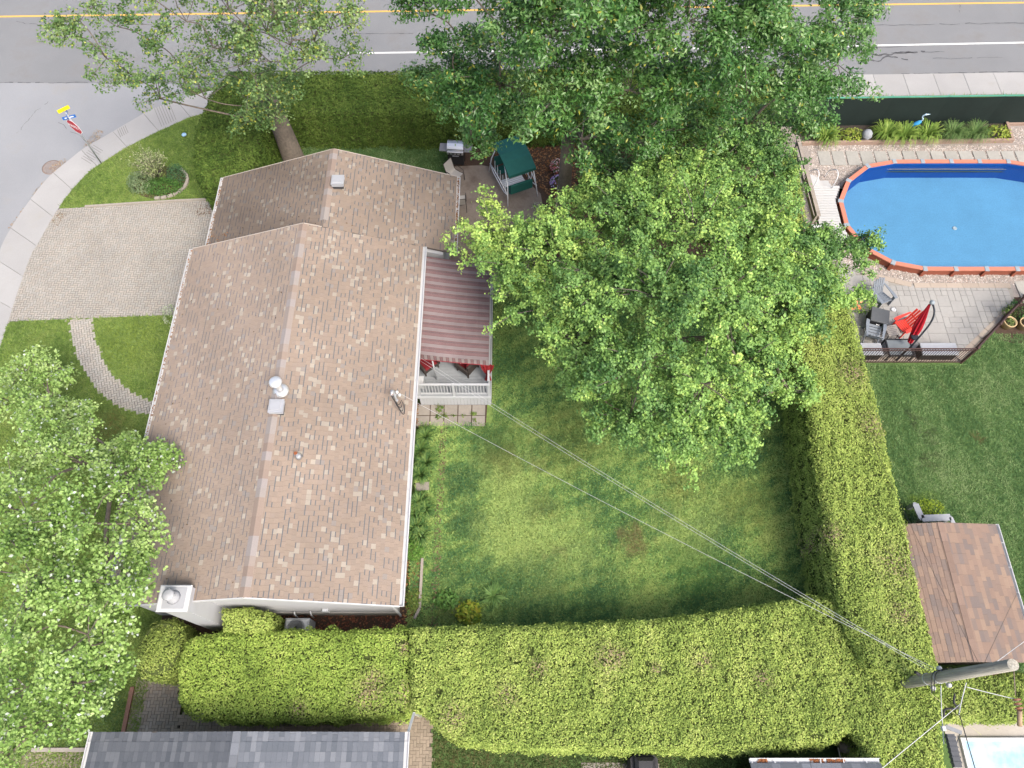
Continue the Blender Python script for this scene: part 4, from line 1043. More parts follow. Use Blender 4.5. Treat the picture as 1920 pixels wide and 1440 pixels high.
hedge('hedge', hp, zz, HG, 'tall yellow-green cedar hedge between the back lawn and the pool yard', seed=21, bumpy=.09,
      dead=[(*xy(1640, 800, zz), .5), (*xy(1680, 1060, zz), .6), (*xy(1600, 700, zz), .5), (*xy(1560, 1000, zz), .4), (*xy(1690, 1150, zz), .4)])
zz = 2.05
FAR = [(766, 1176), (850, 1172), (960, 1173), (1100, 1168), (1230, 1160), (1340, 1146), (1440, 1130), (1520, 1118), (1590, 1116), (1660, 1200), (1700, 1260)]
NEAR = [(1775, 1300), (1770, 1400), (1790, 1500), (1630, 1500), (1622, 1400), (1598, 1372), (1560, 1398), (1500, 1405), (1380, 1411), (1200, 1409), (1040, 1408), (930, 1404), (870, 1396), (836, 1380), (812, 1358), (795, 1340), (768, 1330)]
hedge('hedge', [xy(*p, zz) for p in FAR + NEAR], zz, HG, 'long wide yellow-green cedar hedge closing the near end of the back lawn', seed=31, bumpy=.09,
      dead=[(*xy(1140, 1235, zz), .45), (*xy(1160, 1228, zz), .25), (*xy(950, 1305, zz), .35), (*xy(850, 1345, zz), .4), (*xy(1320, 1240, zz), .3), (*xy(1430, 1275, zz), .3), (*xy(1010, 1255, zz), .3), (*xy(1230, 1255, zz), .2)])
A_ = [(352, 1195), (420, 1182), (520, 1180), (640, 1181), (764, 1177), (766, 1250), (766, 1328), (740, 1346), (600, 1351), (450, 1352), (370, 1346), (338, 1325), (330, 1280), (334, 1230)]
hedge('hedge', [xy(*p, zz - .06) for p in A_], zz - .06, [(a * .94, b, c * .85) for a, b, c in HG], 'shorter yellow-green cedar hedge in front of the near gable', seed=41, bumpy=.09,
      dead=[(*xy(690, 1305, 2), .5), (*xy(700, 1275, 2), .35), (*xy(760, 1215, 2), .25), (*xy(765, 1300, 2), .4), (*xy(560, 1330, 2), .25)])
hedge('clipped_shrub', [xy(*p, 2.2) for p in [(412, 1142), (460, 1138), (498, 1146), (505, 1172), (490, 1186), (415, 1184)]], 2.2, HG, 'square clipped cedar shrub beside the white chimney', 'shrub', seed=51)
def ring(cx, cy, rx, ry, n=14): return [(cx + rx * math.cos(2 * math.pi * i / n), cy + ry * math.sin(2 * math.pi * i / n)) for i in range(n)]
c = at(303, 1218, 1.4)
hedge('clipped_shrub', ring(c.x, c.y, .80, .92), 1.75, [tuple(v * .85 for v in q) for q in HG], 'rounded clipped cedar shrub below the chimney', 'shrub', rr=.55, seed=53)
hedge('hedge', [xy(*p, 1.7) for p in [(1752, 1262), (1850, 1258), (1960, 1262), (1960, 1352), (1860, 1350), (1785, 1350)]], 1.7, [tuple(v * .9 for v in q) for q in HG], 'short cedar hedge behind the utility pole beside the covered pool', seed=55)

# ================================================================== TREES
M_bark = mat('grey_bark', (.15, .125, .10), .95, amt=.3, scale=9, amt2=.15, scale2=1.2, bump=.9, bscale=22)
M_twig = mat('twig_bark', (.14, .12, .105), .95, amt=.2, scale=9)
M_tleaf = mat('tree_leaf', src='col', rough=.5, amt=.08, scale=3, transl=.2, spec=.35)
M_mleaf = mat('maple_leaf', src='col', rough=.36, amt=.08, scale=3, transl=.25, spec=.5)
def lobe_world(px, py, z, rpx):
    c = at(px, py, z); return c, rpx * mpp(c)
def tree(name, label, base, lobes, trunk_r, cols, leaf, per_m2=55, sub=(.42, .75), flat=.42, jit=.6, droop=0.0, cat='tree', fork=.35, seed=1, lobed=False, aspect=.62, sub_dens=1.1, path=None, limbs=True, tips=None, kk=9, mt=None, limb=1.0, lvar=.10):
    """trunk and limbs reach into hand-placed crown lobes (pixel, pixel, height, pixel radius); each lobe carries leafy clumps"""
    g = random.Random(seed); root = empty(name, base, label=label, cat=cat)
    L = [lobe_world(*l[:4]) for l in lobes]; LT_ = {tuple(c): (l[4] if len(l) > 4 else 0) + g.gauss(0, lvar) for (c, r), l in zip(L, lobes)}
    zc = np.mean([c.z for c, r in L]); zf = zc * fork
    b = Vector(base); top = b + Vector((0, 0, zf)) if path is None else None
    tp = path or [b + Vector((0, 0, -.2)), b + Vector((.03, 0, zf * .5)), top]
    tp = [Vector(p) for p in tp]; n = len(tp)
    MB().tube([tp[0], tp[0].lerp(tp[1], .06)] + tp[1:], [trunk_r * 1.45, trunk_r * 1.1] + [trunk_r * (1 - .3 * (i + 1) / n) for i in range(n - 1)], 12).build('trunk', M_bark, root)
    bm = MB(); tw = MB(); subs = []
    order = sorted(L, key=lambda q: (q[0] - tp[-1]).length); nodes = [(tp[-1], trunk_r * .62)] + [(p, trunk_r * .6) for p in tp[2:-1]]
    for c, r in order:
        # limb from the nearest existing node that is lower and nearer the trunk
        best = min(nodes, key=lambda q: (q[0] - c).length + (2.5 if q[0].z > c.z + .3 else 0) + .18 * (q[0] - tp[-1]).length)
        p0, r0 = best; r1 = max(.025, min(r0 * .62, .04 + .03 * r)); mid = p0.lerp(c, .5) + Vector((g.uniform(-.25, .25), g.uniform(-.25, .25), g.uniform(0, .35) - droop * .3))
        pp = smooth_path([p0, mid, c], 7)
        bm.tube(pp, [(max(r1, r0 * .75) * (1 - i / 6) + r1 * i / 6) * limb for i in range(7)], 7)
        nodes.append((c, r1))
        ns = max(6, int(sub_dens * 4 * math.pi * r * r / (math.pi * ((sub[0] + sub[1]) / 2) ** 2) * .55))
        nray = max(4, ns // 4)
        for i in range(nray):                              # leafy sprays: clumps strung along short side branches
            d = Vector((g.gauss(0, 1), g.gauss(0, 1), g.gauss(.22, .75))).normalized()
            if d.z < -.4: d.z *= -.6
            reach = r * g.uniform(.8, 1.25)
            for t in (.42, .66, .86, 1.04):
                q = c + d * reach * t + Vector((g.gauss(0, .12), g.gauss(0, .12), g.gauss(0, .08))); sr = sub[1] + (sub[0] - sub[1]) * (t - .3) / .8
                sr *= g.uniform(.85, 1.2); q.z -= droop * (q - c).length
                subs.append((q, sr, (d + Vector((0, 0, .25))).normalized(), LT_[tuple(c)]))
            tw.tube([c, c.lerp(q, .5) + Vector((g.uniform(-.12, .12), g.uniform(-.12, .12), .1)), q], [r1 * .5, .018, .007], 4, cap=False)
    if limbs: bm.build('limbs', M_bark, root)
    tw.build('twigs', M_twig, root, kind='stuff')
    PP = []; NN = []; TT = []
    for q, sr, d, lt in subs:
        n = max(4, int(per_m2 * 2 * math.pi * sr * sr)); k = max(1, n // kk)
        e = unit(RNG.normal(size=(k, 3)) + np.array([d.x, d.y, d.z + .5]) * .7)
        cen = np.array(q) + e * sr * (.45 + .55 * RNG.random((k, 1)) ** .6) * np.array([1, 1, .62])
        off = RNG.normal(size=(k, kk, 3)) * leaf * np.array([1.0, 1.0, .75])
        P = (cen[:, None, :] + off).reshape(-1, 3); E = np.repeat(e, kk, 0)
        PP.append(P); NN.append(unit(E * (1 - flat) + np.array([0, 0, flat]) + RNG.normal(size=P.shape) * jit * .6))
        TT.append(np.full(len(P), g.gauss(.5 + lt, .15)) + np.repeat(RNG.normal(size=k) * .12, kk) + RNG.normal(size=len(P)) * .10)
    PP = np.concatenate(PP); NN = np.concatenate(NN); TT = np.concatenate(TT)
    C = ramp(TT, cols)
    if tips is not None:
        w = (RNG.random(len(PP)) < tips[0])[:, None]; C = np.where(w, np.array(tips[1]) * (.8 + .4 * RNG.random((len(PP), 1))), C)
    leaves('crown', PP, NN, leaf * (.7 + .6 * RNG.random(len(PP))) * 1.35, aspect, C, M_mleaf if mt else M_tleaf, parent=root, lobed=lobed, fold=.18)
    return root
def ground_of(px, py, z): p = at(px, py, z); return Vector((p.x, p.y, 0))
# the broad bright-green tree over the back lawn
CT = [(1000, 440, 5.2, 60), (1060, 545, 6, 80), (1395, 375, 6, 80), (1290, 375, 6.6, 80), (1440, 570, 6, 80), (1515, 525, 4.6, 55), (925, 440, 5, 75), (885, 480, 4.6, 48), (960, 500, 5, 75), (1040, 470, 6, 95), (1010, 580, 5.2, 78), (1085, 640, 5.4, 85), (1110, 400, 5.6, 80), (1130, 530, 7, 110), (1110, 720, 4.8, 70), (1200, 430, 7, 110), (1240, 560, 8, 120),
      (1200, 680, 6.6, 105), (1180, 780, 4.8, 72), (1265, 820, 4.8, 78), (1340, 830, 4.8, 70), (1400, 790, 4.8, 60), (1320, 720, 6.4, 100), (1390, 690, 5.6, 85), (1350, 570, 7.4, 115), (1300, 440, 7.4, 110), (1410, 460, 6.8, 105),
      (1330, 320, 5.8, 95), (1245, 300, 5, 62), (1430, 300, 5.4, 85), (1462, 360, 5.2, 52), (1512, 470, 4.8, 60), (1580, 480, 4.2, 60), (1560, 545, 4.2, 60), (1480, 560, 5.2, 88), (1450, 640, 5.2, 80), (1478, 730, 4.6, 55), (1205, 360, 5.4, 60)]
BG = [(0.069, 0.162, 0.045), (0.155, 0.292, 0.075), (0.270, 0.443, 0.105), (0.460, 0.616, 0.150)]
CT = [(a, b, z_, r_ * .88) for a, b, z_, r_ in CT]
tree('broadleaf_tree', 'broad bright green tree spreading over the back lawn', ground_of(1235, 560, 5), CT, .26, BG, .070, per_m2=125, seed=3, aspect=.72, jit=.6, fork=.32, sub=(.25, .48), sub_dens=2.1, flat=.3, lvar=.16, kk=12)
# tall deep-green maples along the road
MA = [(795, 20, 10.5, 42), (860, 75, 9.5, 55), (800, 165, 7.5, 42), (862, 160, 8, 62), (895, 222, 6.6, 52), (940, 160, 8.5, 90), (950, 60, 11, 80), (1050, 60, 12, 105), (1060, 170, 9.5, 105), (985, 215, 6.6, 52), (884, 262, 5.2, 34), (1090, 262, 6.6, 62),
      (1180, 60, 12, 110), (1180, 170, 9.5, 105), (1190, 270, 6.8, 75), (1135, 325, 4.6, 42), (1000, -60, 13, 110), (1150, -70, 14, 120), (870, -50, 12, 80)]
MBt = [(1290, 40, 12, 105), (1300, 150, 9.5, 95), (1290, 240, 6.4, 70), (1400, 60, 11.5, 105), (1410, 160, 8.5, 95), (1490, 80, 10, 85), (1500, 170, 7.4, 72), (1560, 50, 9, 65), (1570, 120, 7.6, 60), (1480, 230, 5.4, 52), (1525, 205, 5.2, 45), (1400, 240, 5.8, 60),
       (1290, -70, 13.5, 120), (1420, -70, 13, 120), (1540, -50, 11, 90), (1610, 20, 8, 30)]
DG = [(0.040, 0.122, 0.027), (0.071, 0.179, 0.040), (0.115, 0.243, 0.060), (0.230, 0.365, 0.131)]
tree('maple_tree', 'tall dark green maple over the swing beside the road', ground_of(1075, 150, 8), MA, .30, DG, .108, per_m2=68, seed=5, aspect=.44, sub=(.35, .65), sub_dens=1.9, droop=.12, jit=.6, flat=.3, fork=.62, mt='maple', kk=12, tips=(.03, (.34, .36, .06)), lobed=False)
tree('maple_tree', 'tall dark green maple nearest the green screened fence', ground_of(1400, 150, 8), MBt, .27, DG, .105, per_m2=68, seed=6, aspect=.44, sub=(.35, .65), sub_dens=1.9, droop=.12, jit=.6, flat=.3, fork=.62, mt='maple', kk=12, tips=(.02, (.34, .36, .06)))
# open-crowned maple behind the far gable
tb_ = at(552, 300, 0)
TL = [(530, 150, 6.5, 40), (556, 185, 5.2, 28), (505, 115, 8, 42), (545, 85, 9, 42), (590, 75, 9, 30), (470, 60, 10, 45), (515, 25, 11, 48), (470, 200, 5.2, 30), (620, 55, 9, 34), (640, 110, 7, 30), (575, 110, 8, 44), (560, 40, 10, 46), (500, 60, 10, 60), (455, 120, 8, 55), (400, 90, 9, 60), (430, 20, 11, 60), (350, 40, 10, 55), (340, 130, 7, 48), (300, 185, 5.4, 34), (385, 185, 6, 46), (290, 80, 8.5, 48), (220, 50, 9, 52), (200, 110, 8, 36), (150, 40, 9, 34), (260, 150, 6.6, 36), (120, 70, 8.6, 18), (500, 180, 6, 38), (478, 225, 4.2, 30), (520, 215, 4.4, 24), (470, 165, 6.5, 36), (500, -50, 12, 70), (380, -50, 12, 70), (260, -30, 11, 60), (660, 20, 10, 18)]
SG = [(0.066, 0.138, 0.039), (0.108, 0.200, 0.055), (0.174, 0.269, 0.091), (0.288, 0.375, 0.156)]
tree('maple_tree', 'open-crowned maple with thick grey trunk behind the far gable', tb_, [(a, b, z_, r_ * 1.35) for a, b, z_, r_ in TL], .46, SG, .066, per_m2=52, seed=9, sub=(.26, .5), sub_dens=.72, limb=.72, jit=1.0, flat=.5, path=[tb_ + Vector((0, 0, -.2)), tb_ + Vector((-.05, 0, 2.2)), tb_ + Vector((-.2, .05, 4.6))], tips=(.07, (.32, .35, .06)), lobed=False, aspect=.85, kk=6)
# pale-leaved maple at the street side
PLb = ground_of(90, 1060, 5)
PT_ = [(50, 705, 2.6, 42, .25), (120, 690, 2.6, 34, .25), (30, 755, 3.0, 55, .22), (95, 745, 3.0, 48, .22), (140, 800, 3.2, 46, .2), (222, 852, 3.4, 34, .2), (262, 850, 3.4, 24), (60, 850, 4.6, 85, .14), (160, 870, 4.8, 80, .12), (240, 890, 4.2, 58, .1), (290, 870, 3.9, 24), (50, 960, 6.4, 105), (170, 980, 6.4, 95), (262, 980, 5.4, 42), (285, 1035, 5.4, 26), (60, 1080, 7.2, 110), (180, 1090, 6.8, 95), (228, 1115, 5.6, 34), (60, 1190, 6.8, 100), (165, 1190, 6.4, 80), (200, 1200, 5.2, 30), (50, 1290, 5.8, 75), (145, 1280, 5.4, 58), (190, 1262, 4.6, 28), (30, 1365, 4.8, 45), (110, 1345, 4.6, 34), (5, 1425, 4.4, 38)]
PG = [(0.117, 0.210, 0.044), (0.194, 0.325, 0.074), (0.277, 0.419, 0.114), (0.360, 0.482, 0.175)]
tree('pale_maple_tree', 'pale green maple with whitish leaf undersides at the street side of the house', PLb, PT_, .2, PG, .074, per_m2=66, seed=13, jit=.9, flat=.5, tips=(.05, (.46, .52, .45)), aspect=.7, fork=.3, lobed=False, kk=8, sub=(.3, .6), sub_dens=1.3)
# bare dead twigs poking out of the hedge
dt = empty('dead_branch', at(1492, 640, 0), label='bare grey dead branch between the broad tree and the tall hedge', cat='branch')
g = random.Random(2); mb = MB(); b0 = at(1486, 545, 3.6)
for i in range(9):
    e = at(1500 + g.uniform(-22, 24), 600 + g.uniform(-45, 40), 3.4 + g.uniform(-.3, .4)); mb.tube([b0, b0.lerp(e, .5) + Vector((g.uniform(-.1, .1), 0, .08)), e], [.02, .012, .005], 5)
    for j in range(3):
        f = b0.lerp(e, g.uniform(.4, .9)); mb.tube([f, f + Vector((g.uniform(-.35, .35), g.uniform(-.35, .35), g.uniform(-.1, .2)))], [.009, .004], 4)
mb.build('twigs', mat('dead_wood', (.34, .30, .28), .9, amt=.15), dt)

# ================================================================== BEHIND THE HOUSE
# barbecue
bq = at(857, 303, 0); bq.z = .012
bb = empty('barbecue', bq, R(-4), label='stainless gas barbecue with black cabinet beside the road hedge', cat='barbecue')
M_ss = mat('brushed_steel', (.60, .61, .63), .28, metal=.8, amt=.04, scale=20)
M_blk = mat('black_enamel', (.02, .02, .022), .4, amt=.1)
Bx = lambda n_, c_, s_, m_, bv=.01, par=None: MB().box(c_, s_, bev=bv).build(n_, m_, par or bb, local=True)
Bx('cabinet', (0, 0, .44), (.72, .5, .74), M_blk); Bx('firebox', (0, 0, .86), (.74, .52, .12), M_ss)
Bx('control_panel', (0, -.30, .84), (.74, .06, .16), M_ss)
for i in range(4): MB().tube([(-.26 + i * .17, -.33, .84), (-.26 + i * .17, -.38, .85)], .028, 10).build('knob', M_blk, bb, local=True)
hd = MB(); prof = [(-.27, .92), (-.26, 1.04), (-.18, 1.14), (-.05, 1.19), (.1, 1.19), (.22, 1.12), (.27, .98), (.27, .92)]
n = len(prof); hd._add([(-.37, y, z) for y, z in prof] + [(.37, y, z) for y, z in prof], [tuple(range(n)), tuple(range(2 * n - 1, n - 1, -1))] + [((i + 1) % n, i, n + i, n + (i + 1) % n) for i in range(n)])
lid = hd.build('lid', M_ss, bb, local=True)
MB().tube([(-.3, -.30, 1.02), (-.3, -.34, 1.02), (.3, -.34, 1.02), (.3, -.30, 1.02)], .014, 8).build('handle', M_ss, bb, local=True)
for s_ in (-1, 1): Bx('side_shelf', (s_ * .56, 0, .87), (.36, .46, .05), mat('grey_shelf', (.20, .205, .225), .5))
for s_ in (-1, 1):
    for t_ in (-1, 1): MB().tube([(s_ * .3 - .02, t_ * .2, .05), (s_ * .3 + .02, t_ * .2, .05)], .05, 12).build('wheel', M_blk, bb, local=True)
Bx('door_handle', (0, -.265, .62), (.3, .02, .02), M_ss, .004)
# sling chairs
M_sling = mat('beige_sling', (.36, .34, .31), .8, amt=.06, scale=40)
M_brz = mat('bronze_frame', (.05, .04, .035), .5, amt=.05)
def sling_chair(c, rz, label):
    r_ = empty('sling_chair', (*c, .012), rz, label=label, cat='chair', group='beige sling chairs on the patio')
    s = MB(); pr = [(-.28, .42), (-.05, .38), (.18, .37), (.26, .44), (.34, .72), (.42, .98)]
    for a, b in zip(pr[:-1], pr[1:]): s.quad((-.25, a[0], a[1]), (.25, a[0], a[1]), (.25, b[0], b[1]), (-.25, b[0], b[1]))
    s.build('sling', M_sling, r_, local=True)
    for q in (-1, 1):
        MB().tube([(q * .265, y, z) for y, z in pr], .016, 7).build('side_rail', M_brz, r_, local=True)
        MB().tube([(q * .29, .24, .62), (q * .30, -.05, .64), (q * .29, -.26, .60), (q * .28, -.30, .30), (q * .28, -.30, 0)], .016, 7).build('front_leg', M_brz, r_, local=True)
        MB().tube([(q * .27, .30, .62), (q * .28, .33, .3), (q * .28, .36, 0)], .016, 7).build('rear_leg', M_brz, r_, local=True)
    MB().tube([(-.265, .42, .98), (.265, .42, .98)], .016, 7).build('top_rail', M_brz, r_, local=True)
    return r_
p = at(853, 327, .4); sling_chair((p.x, p.y), R(52), 'beige sling chair in front of the barbecue')
p = at(862, 377, .4); sling_chair((p.x, p.y), R(-175), 'beige sling chair half under the eave farther from the barbecue')
# glider swing with green canopy
sw0 = at(962, 345, 0); sw = empty('garden_swing', (sw0.x, sw0.y, .012), R(23.5), label='white framed garden swing with dark green cloth canopy', cat='garden swing')
M_can = mat('green_canopy', (.012, .092, .075), .75, amt=.08, scale=4, amt2=.08, scale2=1.0)
M_wfr = mat('white_tube', (.70, .71, .73), .4, amt=.03)
SWb = lambda n_, c_, s_, m_, bv=.01: MB().box(c_, s_, bev=bv).build(n_, m_, sw, local=True)
hw, hl = .64, 1.02
cn = MB(); prof = [(-hl * 1.0, 1.80), (-.42, 2.02), (0, 2.10), (.42, 2.02), (hl, 1.80)]
for (a, b) in zip(prof[:-1], prof[1:]): cn.quad((-hw, a[0], a[1]), (hw, a[0], a[1]), (hw, b[0], b[1]), (-hw, b[0], b[1]))
for s_ in (-1, 1):
    cn.quad((s_ * hw, prof[0][0], prof[0][1]), (s_ * hw, prof[1][0], prof[1][1]), (s_ * hw, prof[1][0], 1.86), (s_ * hw, prof[0][0], 1.68))
    cn.quad((s_ * hw, prof[3][0], prof[3][1]), (s_ * hw, prof[4][0], prof[4][1]), (s_ * hw, prof[4][0], 1.68), (s_ * hw, prof[3][0], 1.86))
    cn.quad((-hw, s_ * hl, 1.80), (hw, s_ * hl, 1.80), (hw, s_ * (hl + .02), 1.66), (-hw, s_ * (hl + .02), 1.66))
cn.build('canopy', M_can, sw, local=True)
for s_ in (-1, 1):
    for t_ in (-1, 1): MB().tube([(s_ * (hw + .1), t_ * (hl + .08), 0), (s_ * (hw + .02), t_ * hl * .9, 1.0), (s_ * hw * .96, t_ * .5, 1.95)], .026, 8).build('frame_leg', M_wfr, sw, local=True)
    MB().tube([(s_ * (hw + .06), -hl, .62), (s_ * (hw + .1), -hl * .4, .80), (s_ * (hw + .1), hl * .4, .80), (s_ * (hw + .06), hl, .62), (s_ * (hw + .06), hl * .6, .40), (s_ * (hw + .06), -hl * .6, .40), (s_ * (hw + .06), -hl, .62)], .022, 8).build('side_arm', M_wfr, sw, local=True)
    for k in range(5): MB().bar((s_ * (hw * .98), -.6 + k * .3, .35), (s_ * (hw * .98), -.6 + k * .3, 1.15), .02, .02).build('side_bar', M_wfr, sw, local=True)
for t_ in (-1, 1):
    SWb('bench_seat', (0, t_ * .62, .45), (1.05, .42, .09), M_can, .03); SWb('bench_back', (0, t_ * .92, .78), (1.05, .09, .52), M_can, .03)
for k in range(5): MB().bar((-.5, -.2 + k * .1, .2), (.5, -.2 + k * .1, .2), .07, .02).build('foot_board', M_wfr, sw, local=True)
# flower pots
def flower_pot(px, py, cols, label):
    c = at(px, py, 0); r_ = empty('flower_pot', c, label=label, cat='flower pot', group='flower pots on the mulch')
    MB().lathe((0, 0, 0), [(.15, 0), (.2, .3), (.21, .32), (.18, .32)], 16).build('pot', mat('terracotta', (.25, .11, .07), .85, amt=.1), r_, local=True)
    mound('foliage', tuple(c + Vector((0, 0, .28))), .36, .32, 240, .07, [(.05, .11, .03), (.09, .17, .05)], parent=r_)
    n = 150; d = unit(RNG.normal(size=(n, 3))); d[:, 2] = abs(d[:, 2]); P = np.array(c) + np.array([0, 0, .32]) + d * np.array([.38, .38, .34])
    leaves('blossom', P, unit(d + np.array([0, 0, .6])), np.full(n, .075), .9, np.array(cols)[RNG.integers(0, len(cols), n)], M_leaf, parent=r_)
    return r_
flower_pot(1046, 322, [(.55, .12, .13), (.6, .45, .45), (.5, .2, .22), (.6, .58, .55)], 'pot of red and white flowers on the mulch bed')
flower_pot(1046, 352, [(.42, .28, .62), (.55, .5, .68), (.35, .2, .55), (.6, .58, .65)], 'pot of mauve and white flowers on the mulch bed')
mound('small_white_flowers', tuple(at(1005, 389, .0)), .2, .3, 80, .07, [(.5, .5, .48), (.2, .3, .1)], label='small white flowering plant beside the swing foot', cat='plant')
for (px, py, r, lab) in [(1145, 290, 1.1, 'dark leafy shrub in deep shade nearest the road hedge'), (1235, 345, 1.0, 'dark leafy shrub hidden under the edge of the broad tree'), (1180, 330, .9, 'dark leafy shrub in the shade between the maple and the broad tree'), (1110, 350, .6, 'dark green low shrub on the mulch behind the flower pots')]:
    mound('shade_shrub', tuple(at(px, py, 0)), r, r * .9, 900, .11, [(.03, .07, .02), (.05, .10, .03), (.08, .14, .04)], label=lab, cat='shrub')

# ================================================================== FRONT CORNER
ss = at(190, 306, 0); st = empty('stop_sign', ss, label='red octagonal stop sign with street name plates on a grey post', cat='road sign')
MB().tube([ss, ss + Vector((0, 0, 3.05))], .03, 8).build('post', M_galv, st)
d1 = at(143, 233, 2.2)
ang = math.atan2(-.62, .78)                       # the face looks up the side street
fx = Vector((math.cos(R(-30)), math.sin(R(-30)), 0))
def octa(r, c, fx, th, m, name, par):
    vs = []; n_ = Vector((fx.y, -fx.x, 0))
    for k in range(8):
        a = math.pi / 8 + k * math.pi / 4; q = Vector(c) + fx * r * math.cos(a) + Vector((0, 0, r * math.sin(a))); vs.append(q)
    mb = MB(); mb._add([v - n_ * th for v in vs] + [v + n_ * th for v in vs], [tuple(range(8))[::-1], tuple(range(8, 16))] + [(i, (i + 1) % 8, 8 + (i + 1) % 8, 8 + i) for i in range(8)])
    return mb.build(name, m, par)
sc_ = ss + Vector((0, 0, 2.28)); nrm_ = Vector((fx.y, -fx.x, 0))
M_sred = mat('sign_red', (.45, .012, .025), .45, amt=.03); M_swh = mat('sign_white', (.75, .75, .75), .45, amt=.02)
M_sbl = mat('sign_blue', (.02, .13, .45), .45, amt=.02); M_syl = mat('sign_yellow', (.75, .62, .02), .45, amt=.02)
fc = sc_ + nrm_ * .045
octa(.40, fc, fx, .004, M_swh, 'sign_border', st); octa(.37, fc + nrm_ * .006, fx, .004, M_sred, 'sign_face', st); 
def lettering(txt, c, fx, size, m, par, name='lettering'):
    cu_ = bpy.data.curves.new(name, 'FONT'); cu_.body = txt; cu_.size = size; cu_.align_x = 'CENTER'; cu_.align_y = 'CENTER'; cu_.extrude = .002
    tmp = bpy.data.objects.new('tmp', cu_); COL.objects.link(tmp); bpy.context.view_layer.update()
    me = bpy.data.meshes.new_from_object(tmp.evaluated_get(bpy.context.evaluated_depsgraph_get())); bpy.data.objects.remove(tmp); bpy.data.curves.remove(cu_)
    me.materials.clear(); me.materials.append(m); o = bpy.data.objects.new(name, me); COL.objects.link(o)
    n_ = Vector((fx.y, -fx.x, 0)); M = Matrix((fx, Vector((0, 0, 1)), n_)).transposed().to_4x4(); M.translation = c
    o.parent = par; o.matrix_parent_inverse = pm(par).inverted(); o.matrix_basis = M; return o
lettering('ARRÊT', fc + nrm_ * .014, fx, .24, M_swh, st)
for dz, aa, ln in ((2.78, 20, .55), (2.93, 110, .55)):
    f2 = Vector((math.cos(R(aa)), math.sin(R(aa)), 0)); c_ = ss + Vector((0, 0, dz))
    MB().bar(c_ - f2 * ln / 2, c_ + f2 * ln / 2, .012, .15).build('street_name_plate', M_sbl, st)
    for sgn in (1, -1):
        MB().bar(c_ - f2 * ln * .34 + Vector((f2.y, -f2.x, 0)) * .008 * sgn, c_ + f2 * ln * .34 + Vector((f2.y, -f2.x, 0)) * .008 * sgn, .002, .05).build('plate_lettering', M_swh, st)
f2 = Vector((math.cos(R(40)), math.sin(R(40)), 0)); c_ = ss + Vector((0, 0, 3.22))
MB().bar(c_ - f2 * .26, c_ + f2 * .26, .012, .17).build('yellow_plate', M_syl, st)
# catch basin
cb = at(97, 314, -.1); cbo = empty('catch_basin', cb, label='round rusty catch basin grate by the kerb', cat='storm drain')
M_iron = mat('rusty_iron', (.20, .155, .13), .8, amt=.25, scale=12)
MB().lathe(cb, [(.44, .004), (.44, .016), (.37, .018), (.36, .006)], 28).build('frame', M_iron, cbo)
MB().lathe(cb, [(.36, .006), (.0, .007)], 28).build('shaft', mat('shaft_dark', (.02, .018, .016), .9), cbo)
for k in range(9):
    y = -.30 + k * .075; L_ = 2 * math.sqrt(max(.01, .36 ** 2 - y * y)); MB().box(cb + Vector((0, y, .014)), (L_, .04, .012), bev=.003).build('grate_bar', M_iron, cbo)
# blue marker
bm_ = at(347, 256, 0); bo = empty('curb_valve_marker', bm_, label='small pale blue cap on a short stem in the front lawn', cat='valve marker')
MB().tube([bm_, bm_ + Vector((0, 0, .1))], .03, 8).build('stem', M_galv, bo); MB().lathe(bm_ + Vector((0, 0, .1)), [(.11, 0), (.115, .03), (.09, .06), (0, .07)], 16).build('cap', mat('pale_blue', (.30, .48, .66), .4), bo)
# island bed with stone edging
bc = at(300, 342, 0)
isl = MB().prism(ring(bc.x, bc.y, 1.25, .95, 20), -.1, .02).build('island_bed', M_mulch, label='bark covered island bed in the front lawn', cat='flower bed')
for k in range(11):
    a = R(-85 + k * 13); q = Vector((bc.x + 1.27 * math.cos(a), bc.y + .97 * math.sin(a), .03))
    piece('edging_stone', M_edge, isl, q - Vector((0, 0, .04)), (.24, .13, .12), a + math.pi / 2, bev=.12)
tag(mound('low_shrub', (bc.x - .72, bc.y - .22, .02), (.66, .6), .75, 1300, .07, [(.10, .16, .07), (.18, .25, .12), (.27, .34, .18)]), 'grey-green low shrub on the street side of the island bed', 'shrub')
tag(mound('low_shrub', (bc.x + .3, bc.y - .40, .02), (.95, .5), .55, 1400, .07, [(.04, .11, .02), (.07, .17, .03), (.12, .24, .05)]), 'deep green low shrub along the near edge of the island bed', 'shrub')
tag(mound('low_shrub', (bc.x + .8, bc.y + .25, .02), (.45, .55), .75, 800, .06, [(.05, .12, .05), (.08, .18, .07)]), 'dark bluish green shrub at the house end of the island bed', 'shrub')
sh = empty('dappled_willow', (bc.x - .1, bc.y + .25, .02), label='cream and green dappled shrub at the centre of the island bed', cat='shrub')
PPs = []; mb = MB(); g = random.Random(8)
for i in range(170):
    a = g.uniform(0, 6.283); r_ = g.uniform(.1, .95); tip = Vector((bc.x - .1 + r_ * math.cos(a), bc.y + .25 + r_ * math.sin(a) * .8, g.uniform(.8, 1.6))); b_ = Vector((bc.x - .1, bc.y + .25, .05))
    mb.tube([b_, b_.lerp(tip, .6) + Vector((0, 0, .15)), tip], [.012, .008, .003], 4, cap=False)
    for k in range(14): PPs.append(tuple(b_.lerp(tip, .45 + .55 * k / 13) + Vector((g.gauss(0, .05), g.gauss(0, .05), .08 + g.gauss(0, .03)))))
mb.build('stems', M_twig, sh); PPs = np.array(PPs); n = len(PPs)
